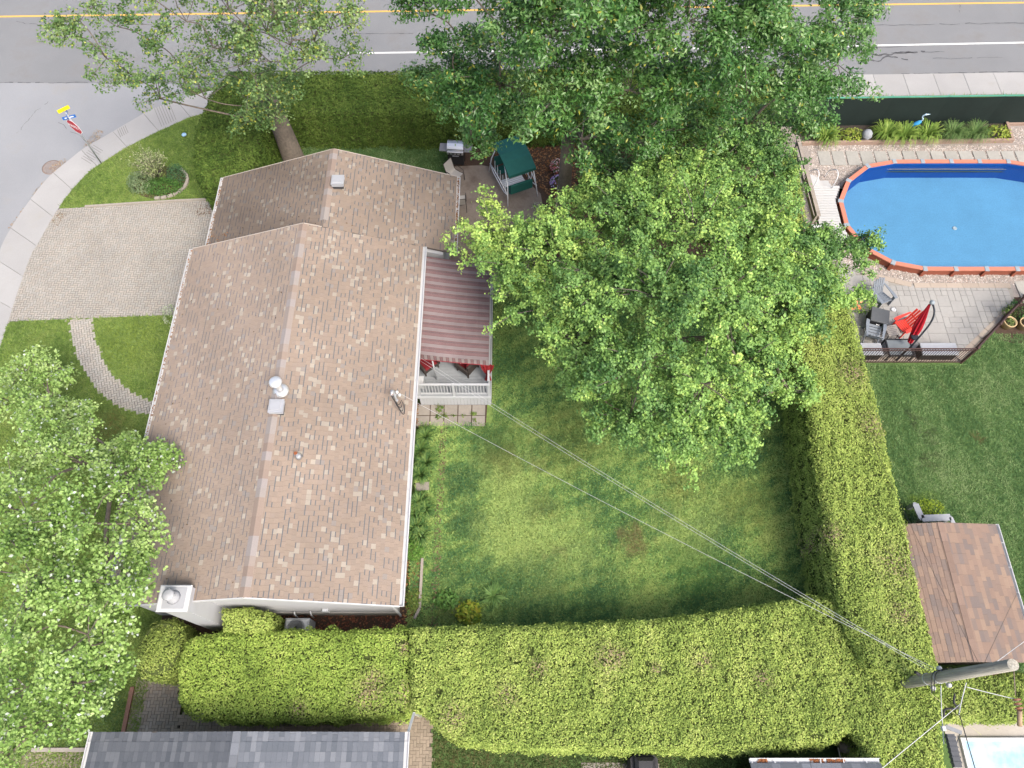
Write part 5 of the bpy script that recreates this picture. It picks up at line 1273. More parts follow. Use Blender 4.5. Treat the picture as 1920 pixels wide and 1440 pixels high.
leaves('foliage', PPs, unit(RNG.normal(size=(n, 3)) + np.array([0, 0, .8])), .085 * (.7 + .6 * RNG.random(n)), .4, ramp(RNG.random(n), [(.16, .25, .07), (.28, .36, .13), (.42, .46, .24), (.5, .48, .32)]), M_leaf, parent=sh)
mound('wall_shrub', tuple(at(330, 598, 0)), .45, .9, 350, .07, [(.2, .28, .12), (.4, .46, .28), (.55, .57, .42)], label='pale variegated shrub by the driveway under the left eave', cat='shrub')
# ================================================================== NEIGHBOUR'S POOL YARD
# green screened fence along the road sidewalk
FY = lambda x: 26.5 + .0187 * x
fr = empty('screen_fence', (19, FY(19), 0), label='chain fence covered with dark green privacy screen along the sidewalk', cat='fence')
M_scr = mat('green_screen', (0.010, 0.019, 0.017), .85, amt=.10, scale=5, amt2=.15, scale2=.6, bump=.3, bscale=30)
M_rail = mat('green_rail', (.09, .30, .22), .5, amt=.06)
x = 12.4; k = 0
while x < 36:
    a, b = (x, FY(x), 0), (x + 2.603, FY(x + 2.603), 0)
    mb = MB(); nn = 6
    for i in range(nn):
        t0, t1 = i / nn, (i + 1) / nn; bul = lambda t: .03 * math.sin(t * math.pi)
        p = lambda t, z: (a[0] + (b[0] - a[0]) * t, a[1] + (b[1] - a[1]) * t - bul(t), z)
        mb.quad(p(t0, .02), p(t1, .02), p(t1, 1.66), p(t0, 1.66)); mb.quad(p(t1, 1.66), p(t1, .02), p(t0, .02), p(t0, 1.66)) if False else None
    mb.build('screen_panel', M_scr, fr)
    MB().tube([(x, FY(x) + .09, 0), (x, FY(x) + .09, 1.70)], .03, 8).build('fence_post', M_rail, fr)
    MB().bar((x, FY(x) + .02, 1.69), (x + 2.58, FY(x + 2.58) + .02, 1.69), .05, .05).build('top_rail', M_rail, fr)
    x += 2.6
MB().prism([(12.4, FY(12.4) + .08), (40, FY(40) + .08), (40, road_y(40, 28.44)), (12.4, road_y(12.4, 28.44))], -.3, -.005).build('verge', M_lawn, kind='structure')
grass('verge_grass', [(12.4, 27.5), (30, 27.9), (30, 28.9), (12.4, 28.6)], G_FRONT, 'strip of grass between the green screen and the sidewalk', dens=500, seed=61, h=(.06, .14))
# raised bed
M_timb = mat('weathered_timber', (.29, .21, .165), .85, amt=.18, scale=9, amt2=.1, scale2=2)
bed = empty('timber_bed', (19, 26.2, 0), label='timber edged planting bed in front of the green screen', cat='flower bed')
MB().prism([(13.6, 25.62), (23.7, 25.8), (23.72, FY(23.7) - .05), (13.6, FY(13.6) - .05)], -.1, .06).build('soil', mat('bed_soil', (.045, .036, .03), .95, amt=.3, scale=12, bump=.8, bscale=30), bed)
for a, b in (((13.5, 25.58), (18.6, 25.67)), ((18.61, 25.67), (23.78, 25.76))): MB().bar((*a, .08), (*b, .08), .12, .2).build('timber', M_timb, bed)
MB().bar((23.74, 25.83, .08), (23.78, FY(23.7) - .06, .08), .12, .2).build('timber', M_timb, bed)
MB().bar((23.9, FY(24) - .1, .05), (30, FY(30) - .1, .05), .1, .12).build('timber', M_timb, bed)
DL = [(.12, .22, .035), (.19, .30, .05), (.27, .36, .08)]
for (px, py, lab) in ((1657, 258, 'arching daylily clump beside the grey stone ornament'), (1690, 260, 'arching daylily clump in front of the blue heron'), (1733, 258, 'arching daylily clump just past the blue heron'), (1545, 262, 'daylily clump at the tree end of the timber bed')):
    tuft('daylily', at(px, py, .06), 150, .62, .75, DL, M_leaf, w=.020, arch=.8, label=lab, cat='plant', group='daylily clumps in the timber bed')
for (px, py, lab) in ((1780, 257, 'fine dark ornamental grass next to the daylilies'), (1822, 257, 'fine dark ornamental grass next to the yellow-leaved bush')):
    tuft('ornamental_grass', at(px, py, .06), 330, .6, .72, [(.07, .14, .035), (.12, .22, .06), (.2, .28, .1)], M_leaf, w=.009, arch=.7, label=lab, cat='plant', group='ornamental grasses in the timber bed')
YL = [(.14, .22, .03), (.28, .36, .05), (.4, .42, .1)]
mound('yellow_bush', tuple(at(1594, 258, .06)), (.62, .4), .5, 420, .10, YL, label='yellow-green bush between the maple and the grey ornament', cat='bush')
mound('yellow_bush', tuple(at(1868, 253, .06)), (.6, .45), .45, 300, .12, YL, label='yellow-green bush at the far end of the timber bed', cat='bush')
o_ = at(1620, 262, .06); orn = empty('garden_ornament', o_, label='grey round carved stone ornament in the timber bed', cat='ornament')
M_ston = mat('grey_stone', (.26, .28, .30), .8, amt=.2, scale=14, bump=.5, bscale=25)
MB().lathe(o_, [(.16, 0), (.19, .06), (.1, .1)], 16).build('foot', M_ston, orn)
MB().lathe(o_ + Vector((0, 0, .34)), [(.02, -.26), (.15, -.2), (.23, -.04), (.22, .1), (.14, .2), (.02, .235)], 18).build('ball', M_ston, orn)
for k in range(5): MB().lathe(o_ + Vector((0, -.02, .34)), [(.10 + k * .028, -.21 + k * .045), (.125 + k * .028, -.20 + k * .045), (.10 + k * .028, -.185 + k * .045)], 18).build('carved_ring', M_ston, orn)
# heron figure
h0 = at(1707, 250, .06); her = empty('heron_figure', h0, label='blue garden heron figure standing among the daylilies', cat='garden figure')
M_her = mat('heron_blue', (.04, .27, .55), .5, amt=.12, scale=9); M_her2 = mat('heron_pale', (.45, .60, .72), .5, amt=.06)
for s_ in (-.05, .05): MB().tube([h0 + Vector((s_, 0, 0)), h0 + Vector((s_, 0, .5))], .012, 6).build('leg', M_her2, her)
MB().tube([h0 + Vector(p) for p in ((-.22, .02, .42), (-.12, .01, .5), (.0, 0, .62), (.1, 0, .72), (.13, 0, .78))], [.02, .08, .11, .08, .04], 12).build('body', M_her, her)
MB().tube(smooth_path([h0 + Vector(p) for p in ((.12, 0, .76), (.16, 0, .88), (.08, 0, .98), (.06, 0, 1.08), (.13, 0, 1.15))], 14), .03, 10).build('neck', M_her2, her)
MB().tube([h0 + Vector(p) for p in ((.10, 0, 1.14), (.16, 0, 1.16), (.20, 0, 1.16), (.36, 0, 1.18))], [.035, .042, .03, .004], 10).build('head', M_her2, her)
# stepping slabs on gravel
M_sls = mat('stepping_slab', (0.306, 0.297, 0.268), .9, amt=.08, scale=8, amt2=.08, scale2=1.2, rnd=.07, bump=.2, bscale=60)
sp_ = empty('pool_slab_path', (19, 24.7, 0), kind='structure')
x = 14.38; k = 0
while x < 30:
    piece('slab', M_sls, sp_, (x + .285, 24.72, -.03), (.565, .86, .062), 0, bev=.06); x += .665
for (x, y) in ((21.75, 17.2), (22.42, 17.2), (23.1, 17.2)): piece('slab', M_sls, sp_, (x, y, -.03), (.58, 1.2, .062), R(3), bev=.06)
# ---- the oval pool
PZR = .42; PKS = (CAM_H - PZR) / (CAM_H - 1.25)
half = [(16.3, 23.31), (15.76, 23.07), (14.74, 22.24), (14.16, 21.20), (14.16, 19.75), (14.74, 18.48), (15.7, 17.88), (16.3, 17.68)]
half = [(17.04, 23.37), (15.80, 23.10), (14.78, 22.26), (14.20, 21.12), (14.20, 19.82), (14.74, 18.62), (15.72, 17.88), (16.96, 17.58)]
XC = 19.58
topx = [18.30, 19.58, 20.84]; botx = [18.22, 19.48, 20.74]
pool_ring = half + [(x_, 17.57) for x_ in botx] + [(2 * XC - a, b) for a, b in half[::-1]] + [(x_, 23.38) for x_ in topx[::-1]]
pool_ring = [(a * PKS, b * PKS) for a, b in pool_ring]; XC *= PKS
pool = empty('swimming_pool', (XC, 20.45, 0), label='oval above-ground swimming pool with terracotta rim and blue water', cat='pool')
M_rim = mat('terracotta_rim', (.46, .175, .115), .55, amt=.07, scale=5); M_rimd = mat('brown_pool_wall', (.24, .075, .045), .7, amt=.15, scale=6)
M_brk = mat('grey_bracket', (0.247, 0.285, 0.315), .5, amt=.08)
pin = inset(pool_ring, .10); pout = inset(pool_ring, -.09); n = len(pool_ring)
wall_o = inset(pool_ring, -.02); wall_i = inset(pool_ring, .06)
M_liner = mat('blue_liner_wall', (.006, .085, .36), .6, amt=.06, scale=3); M_floor = mat('blue_liner_floor', (0.129, 0.308, 0.483), .7, amt=.14, scale=16, amt2=.08, scale2=.8)
mb = MB()
for i in range(n):
    a, b = wall_o[i], wall_o[(i + 1) % n]; mb.quad((*a, -.05), (*a, PZR - .05), (*b, PZR - .05), (*b, -.05))
mb.build('outer_wall', M_rimd, pool)
mb = MB()
for i in range(n):
    a, b = wall_i[i], wall_i[(i + 1) % n]; mb.quad((*a, -.62), (*b, -.62), (*b, PZR - .04), (*a, PZR - .04))
mb.build('liner_wall', M_liner, pool)
MB().prism(wall_i, -.75, -.62).build('liner_floor', M_floor, pool)
for i in range(n):
    a, b, c_, d_ = pin[i], pin[(i + 1) % n], pout[(i + 1) % n], pout[i]
    MB().prism([a, b, c_, d_], PZR - .05, PZR).build('rim_segment', M_rim, pool)
    p = Vector(pool_ring[i]); ctr = Vector((min(max(p.x, 17.2 * PKS), 2 * XC - 17.2 * PKS), 20.47 * PKS)); dr = (p - ctr).normalized()
    MB().box((p.x, p.y, PZR + .006), (.25, .19, .03), math.atan2(dr.y, dr.x), bev=.012).build('rim_bracket', M_brk, pool)
    q = Vector(wall_o[i]) + dr * .05; MB().box((q.x, q.y, PZR / 2 - .04), (.08, .14, PZR - .06), math.atan2(dr.y, dr.x)).build('wall_post', M_rimd, pool)
wm = bpy.data.materials.new('pool_water'); wm.use_nodes = True; nt = wm.node_tree; N = nt.nodes; Lk = nt.links
for nd in list(N):
    if nd.type == 'BSDF_PRINCIPLED': N.remove(nd)
tr = N.new('ShaderNodeBsdfTransparent'); tr.inputs[0].default_value = (.84, .95, 1.0, 1); gl = N.new('ShaderNodeBsdfGlossy'); gl.inputs['Roughness'].default_value = .14; gl.inputs[0].default_value = (.9, .9, .9, 1)
fz = N.new('ShaderNodeFresnel'); fz.inputs[0].default_value = 1.33; ms = N.new('ShaderNodeMixShader'); nz = N.new('ShaderNodeTexNoise'); nz.inputs['Scale'].default_value = 7; bp = N.new('ShaderNodeBump'); bp.inputs['Strength'].default_value = .12; bp.inputs['Distance'].default_value = .03
ge = N.new('ShaderNodeNewGeometry'); Lk.new(ge.outputs['Position'], nz.inputs['Vector']); Lk.new(nz.outputs[0], bp.inputs['Height']); Lk.new(bp.outputs[0], gl.inputs['Normal']); Lk.new(bp.outputs[0], fz.inputs['Normal'])
Lk.new(fz.outputs[0], ms.inputs[0]); Lk.new(tr.outputs[0], ms.inputs[1]); Lk.new(gl.outputs[0], ms.inputs[2]); Lk.new(ms.outputs[0], N['Material Output'].inputs['Surface'])
MATS['pool_water'] = wm
mb = MB(); mb._add([(*p, PZR - .16) for p in inset(pool_ring, .065)], [tuple(range(n))]); mb.build('water', wm, pool)
dp = at(1790, 428, -.61); MB().lathe(dp, [(.10, 0), (.10, .012), (.05, .016), (.04, .01), (.0, .012)], 18).build('main_drain', M_plas, pool)
# ---- deck with steps and rail at the pool end
dk = empty('pool_deck', (13.7, 21, 0), label='small white plank deck with steps at the tree end of the pool', cat='deck')
M_dkw = mat('white_deck_paint', (0.409, 0.409, 0.403), .75, amt=.08, scale=12, rnd=.05, stain=((.42, .40, .37), 3, .55, .8))
y = 19.7
while y < 22.65:
    xr = np.interp(y, [19.8, 20.5, 21.85, 22.8], [14.68, 14.47, 14.47, 14.9])
    MB().box(((13.5 + xr) / 2, y + .07, .36), (xr - 13.5, .13, .035), bev=.005).build('plank', M_dkw, dk); y += .145
for (x, y) in ((13.6, 19.8), (13.6, 22.5), (14.4, 22.5)): MB().box((x, y, .16), (.09, .09, .34)).build('deck_post', M_timb, dk)
for k in range(2): MB().box((14.2, 22.85 + k * .26, .24 - k * .1), (.6, .25, .04), bev=.006).build('step', M_dkw, dk)
MB().prism([(13.5, 22.68), (14.05, 22.68), (13.95, 23.2), (13.5, 23.45)], .36, .40).build('landing', M_dkw, dk)
for s_ in (13.6, 14.45): MB().tube(smooth_path([(s_, 22.6, .35), (s_, 22.65, 1.05), (s_, 23.0, 1.1), (s_, 23.5, .5), (s_, 23.6, 0)], 16), .022, 8).build('handrail', M_wfr, dk)
bf = empty('board_fence', (12.9, 21.5, 0), label='weathered board fence behind the small white pool deck', cat='fence')
M_wood = mat('weathered_board', (.27, .235, .20), .9, amt=.2, scale=6, amt2=.1, scale2=2)
for i, (a, b, z) in enumerate((((12.72, 24.6), (12.84, 19.9), 1.75), ((12.80, 24.4), (12.92, 19.9), 1.5), ((12.84, 24.3), (12.98, 19.9), 1.05))): MB().bar((*a, z), (*b, z), .035 if i else .16, .19 if i else .04).build('board', M_wood, bf)
for y in (24.2, 22.1, 20.0): MB().box((12.80, y, .88), (.1, .1, 1.76)).build('post', M_wood, bf)
MB().box((12.95, 19.75, 1.1), (.5, .22, .3), bev=.02).build('utility_box', M_plas, label='white box at the end of the board fence', cat='box')
# gravel and patio stones
PTN = [(14.3, 18.9), (14.9, 18.4), (15.8, 17.95), (17.0, 17.68), (21.3, 17.66), (21.1, 16.5), (18.12, 13.9), (13.2, 13.9), (13.2, 18.4)]
pool_hole = inset(pool_ring, -.0)
pebbles('gravel', [[(14.0, 24.25), (25.5, 24.25), (25.5, 25.55), (14.0, 25.55)], [(13.2, 22.7), (15.2, 22.9), (16.8, 24.3), (13.2, 24.3)], [(14.5, 19.6), (14.3, 18.8), (15.8, 17.9), (17, 17.62), (24, 17.6), (24, 18.3), (16.5, 18.4), (15.2, 19.0)], [(23.85, 25.5), (26, 25.5), (26, 26.7), (23.85, 26.7)]], 420, 'rounded pinkish beige gravel around the oval pool', holes=[pool_hole])
M_ps = mat('patio_stone', (0.290, 0.283, 0.266), .9, amt=.05, scale=10, amt2=.05, scale2=.8, rnd=.045, bump=.15, bscale=60)
pat = MB().prism(PTN, -.3, .008).build('pool_patio', mat('patio_joint', (.25, .235, .21), .95), kind='structure')
g = random.Random(6); U = .2625
occ = set(); nx, ny = 34, 20; ox, oy = 12.9, 13.9
stones = []
for j in range(ny):
    for i in range(nx):
        if (i, j) in occ: continue
        for (w_, h_) in g.sample([(2, 2), (2, 1), (1, 2), (2, 2), (3, 2), (2, 1)], 6) + [(1, 1)]:
            cells = [(i + a, j + b) for a in range(w_) for b in range(h_)]
            if any(c_ in occ or c_[0] >= nx or c_[1] >= ny for c_ in cells): continue
            occ.update(cells); stones.append((ox + (i + w_ / 2) * U, oy + (j + h_ / 2) * U, w_ * U - .012, h_ * U - .012)); break
core = inset(PTN, .20)
for (x, y, w_, h_) in stones:
    q = np.array([(x - w_ / 2, y - h_ / 2), (x + w_ / 2, y - h_ / 2), (x + w_ / 2, y + h_ / 2), (x - w_ / 2, y + h_ / 2)])
    if inside(q, core).all(): piece('patio_stone', M_ps, pat, (x, y, -.02 + g.uniform(-.002, .002)), (w_, h_, .052), 0, bev=.05); continue
    for a_ in range(round((w_ + .012) / U)):
        for b_ in range(round((h_ + .012) / U)):
            cx_, cy_ = x - w_ / 2 - .006 + (a_ + .5) * U, y - h_ / 2 - .006 + (b_ + .5) * U
            if inside(np.array([(cx_, cy_)]), core).all(): piece('patio_stone', M_ps, pat, (cx_, cy_, -.02 + g.uniform(-.002, .002)), (U - .012, U - .012, .051), 0, bev=.05)
# border course
def course(a, b, w_, L=.5):
    a, b = Vector(a), Vector(b); d = (b - a); n_ = max(1, int(d.length / L)); rz = math.atan2(d.y, d.x)
    for k in range(n_):
        c_ = a.lerp(b, (k + .5) / n_); piece('border_stone', M_ps2, pat, (c_.x, c_.y, -.015), (d.length / n_ - .012, w_, .056), rz, bev=.04)
M_ps2 = mat('border_stone', (0.328, 0.279, 0.230), .9, amt=.06, scale=10, rnd=.08)
course((18.02, 14.02), (20.75, 16.32), .28); course((13.3, 13.98), (17.95, 13.98), .22); course((21.2, 17.56), (17.1, 17.58), .24, .6); course((17.0, 17.6), (15.0, 18.25), .24, .6)
# metal picket fence
M_met = mat('brown_metal', (.085, .050, .045), .45, amt=.06, metal=.3)
mf = empty('picket_fence', (16, 13.84, 0), label='brown metal picket fence round the pool patio', cat='fence')
def pickets(a, b, h=1.22, sp=.105, ends=False):
    a, b = Vector(a), Vector(b); d = b - a; L = d.length
    for z, w_, hh in ((h - .02, .045, .035), (h - .17, .03, .03), (.10, .035, .03)): MB().bar((*a, z), (*b, z), w_, hh).build('rail', M_met, mf)
    n_ = int(L / sp)
    for k in range(1, n_):
        p = a.lerp(b, k / n_); MB().box((p.x, p.y, (.10 + h - .03) / 2 + .0), (.016, .016, h - .13)).build('picket', M_met, mf)
    for t in ([0, 1] if ends else [i / max(1, round(L / 1.85)) for i in range(round(L / 1.85) + 1)]):
        p = a.lerp(b, t); MB().box((p.x, p.y, h / 2 + .02), (.06, .06, h + .06), bev=.008).build('fence_post', M_met, mf); MB().box((p.x, p.y, h + .06), (.08, .08, .03), bev=.012).build('post_cap', M_met, mf)
pickets((13.3, 13.84), (18.08, 13.84), ends=True); pickets((18.12, 13.88), (21.6, 17.05)); pickets((20.35, 15.9), (24, 15.9))
# adirondack chairs
def adirondack(c, rz, m, label, tilt=0):
    r_ = empty('adirondack_chair', (*c, .035), rz, label=label, cat='chair', group='adirondack chairs on the pool patio')
    for k in range(5):
        y = -.30 + k * .115; z = .37 - k * .032; MB().box((0, y, z), (.52, .10, .022), M=Matrix.Rotation(R(-15), 3, 'X'), bev=.004).build('seat_slat', m, r_, local=True)
    for k in range(5):
        x = -.20 + k * .10; hh = .80 - .05 * abs(k - 2); MB().bar((x, .20, .24), (x * 1.12, .20 + hh * .46, .24 + hh * .86), .085, .02, up=(0, 1, 0)).build('back_slat', m, r_, local=True)
    MB().bar((-.25, .38, .56), (.25, .38, .56), .03, .07).build('back_rail', m, r_, local=True)
    for s_ in (-1, 1):
        mb = MB(); mb.prism([(s_ * .27, -.40), (s_ * .40, -.42), (s_ * .41, -.2), (s_ * .36, .2), (s_ * .33, .42), (s_ * .27, .42), (s_ * .28, 0)], .56, .582); mb.build('armrest', m, r_, local=True)
        MB().box((s_ * .29, -.33, .28), (.03, .11, .56)).build('front_leg', m, r_, local=True)
        MB().bar((s_ * .275, -.36, .34), (s_ * .275, .62, .02), .025, .11).build('rear_leg', m, r_, local=True)
    return r_
M_adg = mat('grey_resin', (0.174, 0.198, 0.229), .5, amt=.06); M_adr = mat('red_resin', (.62, .055, .04), .45, amt=.05)
p = at(1651, 557, .3); adirondack((p.x, p.y), R(22), M_adg, 'grey adirondack chair nearest the pool, partly under the tree')
p = at(1636, 625, .3); adirondack((p.x, p.y), R(162), M_adg, 'grey adirondack chair beside the tall hedge with its back to the fence')
p = at(1696, 611, .3); adirondack((p.x, p.y), R(-62), M_adr, 'red adirondack chair behind the closed umbrella')
# fire table
p = at(1650, 592, .62); ft = empty('fire_table', (p.x, p.y, .035), R(-17), label='black cube fire table with grey lid between the grey chairs', cat='table')
M_char = mat('charcoal_lid', (.085, .09, .095), .6, amt=.08)
MB().box((0, 0, .29), (.66, .62, .56), bev=.01).build('body', M_blk, ft, local=True); MB().box((0, 0, .60), (.72, .68, .06), bev=.01).build('lid', M_char, ft, local=True)
MB().tube([(-.06, -.33, .46), (-.06, -.36, .44), (.06, -.36, .44), (.06, -.33, .46)], .01, 6).build('door_handle', M_ss, ft, local=True)
p = at(1675, 581, .04); cup = empty('white_dish', p, label='small white round dish on the patio near the fire table', cat='dish')
MB().lathe(p, [(.05, 0), (.10, .02), (.105, .03), (.06, .012), (0, .008)], 16).build('dish', M_plas, cup)
p = at(1671, 622, .3); tb2 = empty('slat_table', (p.x, p.y, .035), R(12), label='low pale slatted side table between grey and red chairs', cat='table')
for k in range(6): MB().box((0, -.2 + k * .08, .38), (.5, .068, .02), bev=.004).build('slat', mat('pale_teak', (.34, .31, .275), .8, amt=.1), tb2, local=True)
for sx in (-1, 1):
    for sy in (-1, 1): MB().bar((sx * .2, sy * .18, .37), (sx * .23, sy * .22, 0), .018, .018).build('leg', M_blk, tb2, local=True)
# closed umbrella on a curved arm
um = empty('cantilever_umbrella', (15.44, 13.95, .03), label='closed red umbrella hanging from a curved dark pole', cat='umbrella')
M_ured = mat('umbrella_red', (.36, .010, .022), .8, amt=.12, scale=7); M_upole = mat('dark_pole', (.03, .035, .045), .4, amt=.05, metal=.3)
top = at(1748, 567, 2.5)
arm = [Vector((15.48, 13.95, .05)), Vector((15.55, 14.0, .6)), at(1707, 651, 1.05), at(1727, 628, 1.6), at(1745, 605, 2.05), at(1752, 585, 2.38), top]
MB().tube(smooth_path(arm, 26), .035, 10).build('pole', M_upole, um)
MB().lathe(top, [(.09, -.05), (.10, .02), (.04, .07), (0, .08)], 12).build('hub', M_brk, um)
hub = top + Vector((-.06, -.04, -.1)); bot = at(1706, 641, .75)
mb = MB(); rows = []; nr = 14
for i in range(nr + 1):
    t = i / nr; c_ = hub.lerp(bot, t); rad = .035 + .11 * math.sin(min(1, t * 1.25) * math.pi * .62) ** 1.2 * (1 - .55 * max(0, t - .6) / .4)
    rows.append([c_ + Vector((math.cos(a), math.sin(a), 0)) * rad * (1 + .28 * math.cos(8 * a)) for a in [2 * math.pi * k / 32 for k in range(32)]])
for a, b in zip(rows[:-1], rows[1:]):
    for k in range(32): mb.quad(b[k], b[(k + 1) % 32], a[(k + 1) % 32], a[k])
mb.build('folded_canopy', M_ured, um)
MB().tube([bot + Vector((0, 0, .42)), bot + Vector((0, 0, .36))], .14, 16).build('tie_strap', M_upole, um)
MB().box((15.5, 13.98, .0), (.5, .22, .06), bev=.01).build('base_plate', M_upole, um)
# low table and storage benches along the fence
lt = empty('low_table', (15.55, 14.35, .03), label='low grey topped table with black frame by the umbrella foot', cat='table')
MB().box((15.52, 14.32, .42), (.95, .72, .03), bev=.008).build('top', mat('grey_glass_top', (.17, .19, .20), .3, amt=.05), lt)
for a, b in (((15.04, 13.95), (15.04, 14.69)), ((16.0, 13.95), (16.0, 14.69)), ((15.04, 13.95), (16.0, 13.95)), ((15.04, 14.69), (16.0, 14.69))): MB().bar((*a, .43), (*b, .43), .05, .06).build('frame', M_blk, lt)
for x in (15.04, 16.0):
    for y in (13.95, 14.69): MB().box((x, y, .2), (.05, .05, .42)).build('leg', M_blk, lt)
def bench(x0, x1, lab):
    r_ = empty('storage_bench', ((x0 + x1) / 2, 14.2, .03), label=lab, cat='storage bench', group='storage benches along the metal fence'); c_ = (x0 + x1) / 2
    MB().box((c_, 14.22, .24), (x1 - x0, .5, .44), bev=.01).build('body', M_blk, r_); MB().box((c_, 14.22, .49), (x1 - x0 + .04, .54, .06), bev=.012).build('lid', mat('pale_grey_lid', (.33, .345, .37), .5, amt=.06), r_)
bench(13.6, 14.75, 'black storage bench with pale lid next to the tall hedge'); bench(16.35, 17.75, 'black storage bench with pale lid near the fence corner')
# planters beyond the fence
def planter(px, py, lab, cols):
    c_ = at(px, py, 0); r_ = empty('planter', c_, label=lab, cat='planter', group='tan planters beyond the metal fence')
    MB().lathe(c_, [(.17, 0), (.24, .33), (.265, .36), (.265, .40), (.225, .40), (.21, .32)], 22).build('pot', mat('tan_pot', (.44, .33, .18), .7, amt=.06), r_)
    MB().lathe(c_ + Vector((0, 0, .33)), [(.215, 0), (0, .02)], 18).build('soil', MATS['bed_soil'], r_)
    mound('foliage', tuple(c_ + Vector((0, 0, .33))), .18, .14, 90, .07, cols, parent=r_)
planter(1884, 612, 'tan planter nearest the corner of the metal fence', [(.10, .17, .04), (.2, .26, .08)]); planter(1914, 614, 'tan planter at the picture edge with purplish plants', [(.10, .05, .07), (.12, .14, .05)])
MB().prism([(19.75, 14.95), (20.6, 14.75), (26, 14.8), (26, 17), (20.9, 17), (20.0, 15.5)], -.2, .002).build('planter_soil', M_mulch, kind='structure')
mound('fence_plant', tuple(at(1912, 585, 0)), .55, .6, 420, .1, [(.06, .15, .04), (.1, .22, .06)], label='green leafy plant behind the planters', cat='plant')
mound('fence_plant', tuple(at(1890, 588, 0)), .3, .35, 160, .09, [(.14, .22, .05), (.2, .28, .08)], label='small light green plant between planter and fence', cat='plant')
# low rose with orange blooms at the tree's foot
rs = empty('rose_bush', at(1606, 585, 0), label='green bush with orange blooms at the edge of the patio', cat='bush')
rc = at(1612, 572, .0); mound('foliage', tuple(rc), .55, 1.0, 700, .09, BG, parent=rs)
n = 16; P = np.array([tuple(at(1600 + 26 * random.random() - 8, 556 + 26 * random.random(), 1.05)) for _ in range(n)]); leaves('blossom', P, unit(RNG.normal(size=(n, 3)) * .3 + np.array([0, 0, 1])), np.full(n, .14), .9, ramp(RNG.random(n), [(.6, .2, .06), (.65, .3, .15)]), M_leaf, parent=rs)
# ---- shed with rust-brown shingles
SX0, SXR, SX1, SY0, SY1 = 12.94, 14.10, 16.05, 2.30, 6.62
SZE, SZR = 2.2, 2.42
shed = empty('garden_shed', (14.4, 4.4, 0), label='garden shed with rust-brown shingled roof beside the tall hedge', cat='shed')
M_shw = mat('shed_siding', (.30, .25, .20), .8, amt=.1)
mb = MB(); sec = [(SX0 + .15, 0), (SX1 - .15, 0), (SX1 - .15, SZE - .02), (SXR, SZR - .09), (SX0 + .15, SZE - .02)]
n = 5; mb._add([(x, SY0 + .15, z) for x, z in sec] + [(x, SY1 - .15, z) for x, z in sec], [tuple(range(n)), tuple(range(2 * n - 1, n - 1, -1))] + [((i + 1) % n, i, n + i, n + (i + 1) % n) for i in range(n)]); mb.build('wall', M_shw, shed)
sroof = roof_plane(SX0, SZE, SXR, SZR, SY0, SY1, .06).build('roof', M_deckw, shed); roof_plane(SXR, SZR, SX1, SZE, SY0, SY1, .06).build('roof_deck', M_deckw, sroof)
RUST = [(0.224, 0.159, 0.125), (0.244, 0.174, 0.133), (0.208, 0.153, 0.125), (0.187, 0.146, 0.125), (0.255, 0.185, 0.139), (0.172, 0.140, 0.126)]
shingle_plane(sroof, SX0, SZE, SXR, SZR, SY0, SY1, lambda a, t: 1.0, 12, e=.15, w=.34, nparts=110, pal=RUST, pcream=.0, pdash=0)
shingle_plane(sroof, SX1, SZE, SXR, SZR, SY0, SY1, lambda a, t: 1.0, 13, e=.15, w=.34, nparts=170, pal=RUST, pcream=.0, pdash=0)
mb = MB(); y = SY0
while y < SY1: MB().bar((SXR, y, SZR + .004), (SXR, min(SY1, y + .33), SZR + .007), .2, .010).build('ridge_cap', mat('rust_cap', (0.205, 0.144, 0.114), .92, rnd=.12, amt=.12, scale=40), sroof); y += .335
gutter(SX1, SZE, SY0, SY1, 1, parent=shed, w=.10)
# grey planter bench beyond the shed
gp = empty('planter_bench', at(1735, 970), label='grey wooden L-shaped planter bench beside the shed', cat='planter bench')
M_gpt = mat('grey_paint_wood', (.36, .375, .40), .7, amt=.08)
a, b, c_ = at(1716, 945, .55), at(1728, 972, .55), at(1782, 970, .55)
MB().bar(a, b, .22, .05).build('ledge', M_gpt, gp); MB().bar(b, c_, .24, .05).build('ledge', M_gpt, gp); MB().bar(c_, c_ + Vector((.1, -.5, 0)), .14, .05).build('ledge', M_gpt, gp)
for q in (a, b, c_): MB().box((q.x, q.y, .27), (.12, .12, .54)).build('leg', M_gpt, gp)
MB().prism([(b.x - .05, b.y - .62), (c_.x, c_.y - .62), (c_.x, c_.y - .14), (b.x - .05, b.y - .14)], .1, .42).build('soil', MATS['bed_soil'], gp)
mound('white_petunias', tuple(b + Vector((.4, -.32, -.14))), (.5, .22), .22, 260, .08, [(.05, .12, .04), (.45, .5, .45), (.62, .64, .6)], label='white flowers growing in the grey planter bench', cat='flowers')
mound('planter_foliage', tuple(b + Vector((-.2, -.15, -.3))), (.25, .3), .25, 160, .07, [(.05, .1, .04), (.1, .18, .07)], label='dark green plant at the hedge end of the grey planter', cat='plant')
mound('lime_groundcover', tuple(at(1742, 952, 0)), (.55, .35), .12, 500, .06, [(.25, .36, .03), (.36, .46, .05)], label='bright lime groundcover between hedge and planter bench', cat='groundcover', kind='stuff')

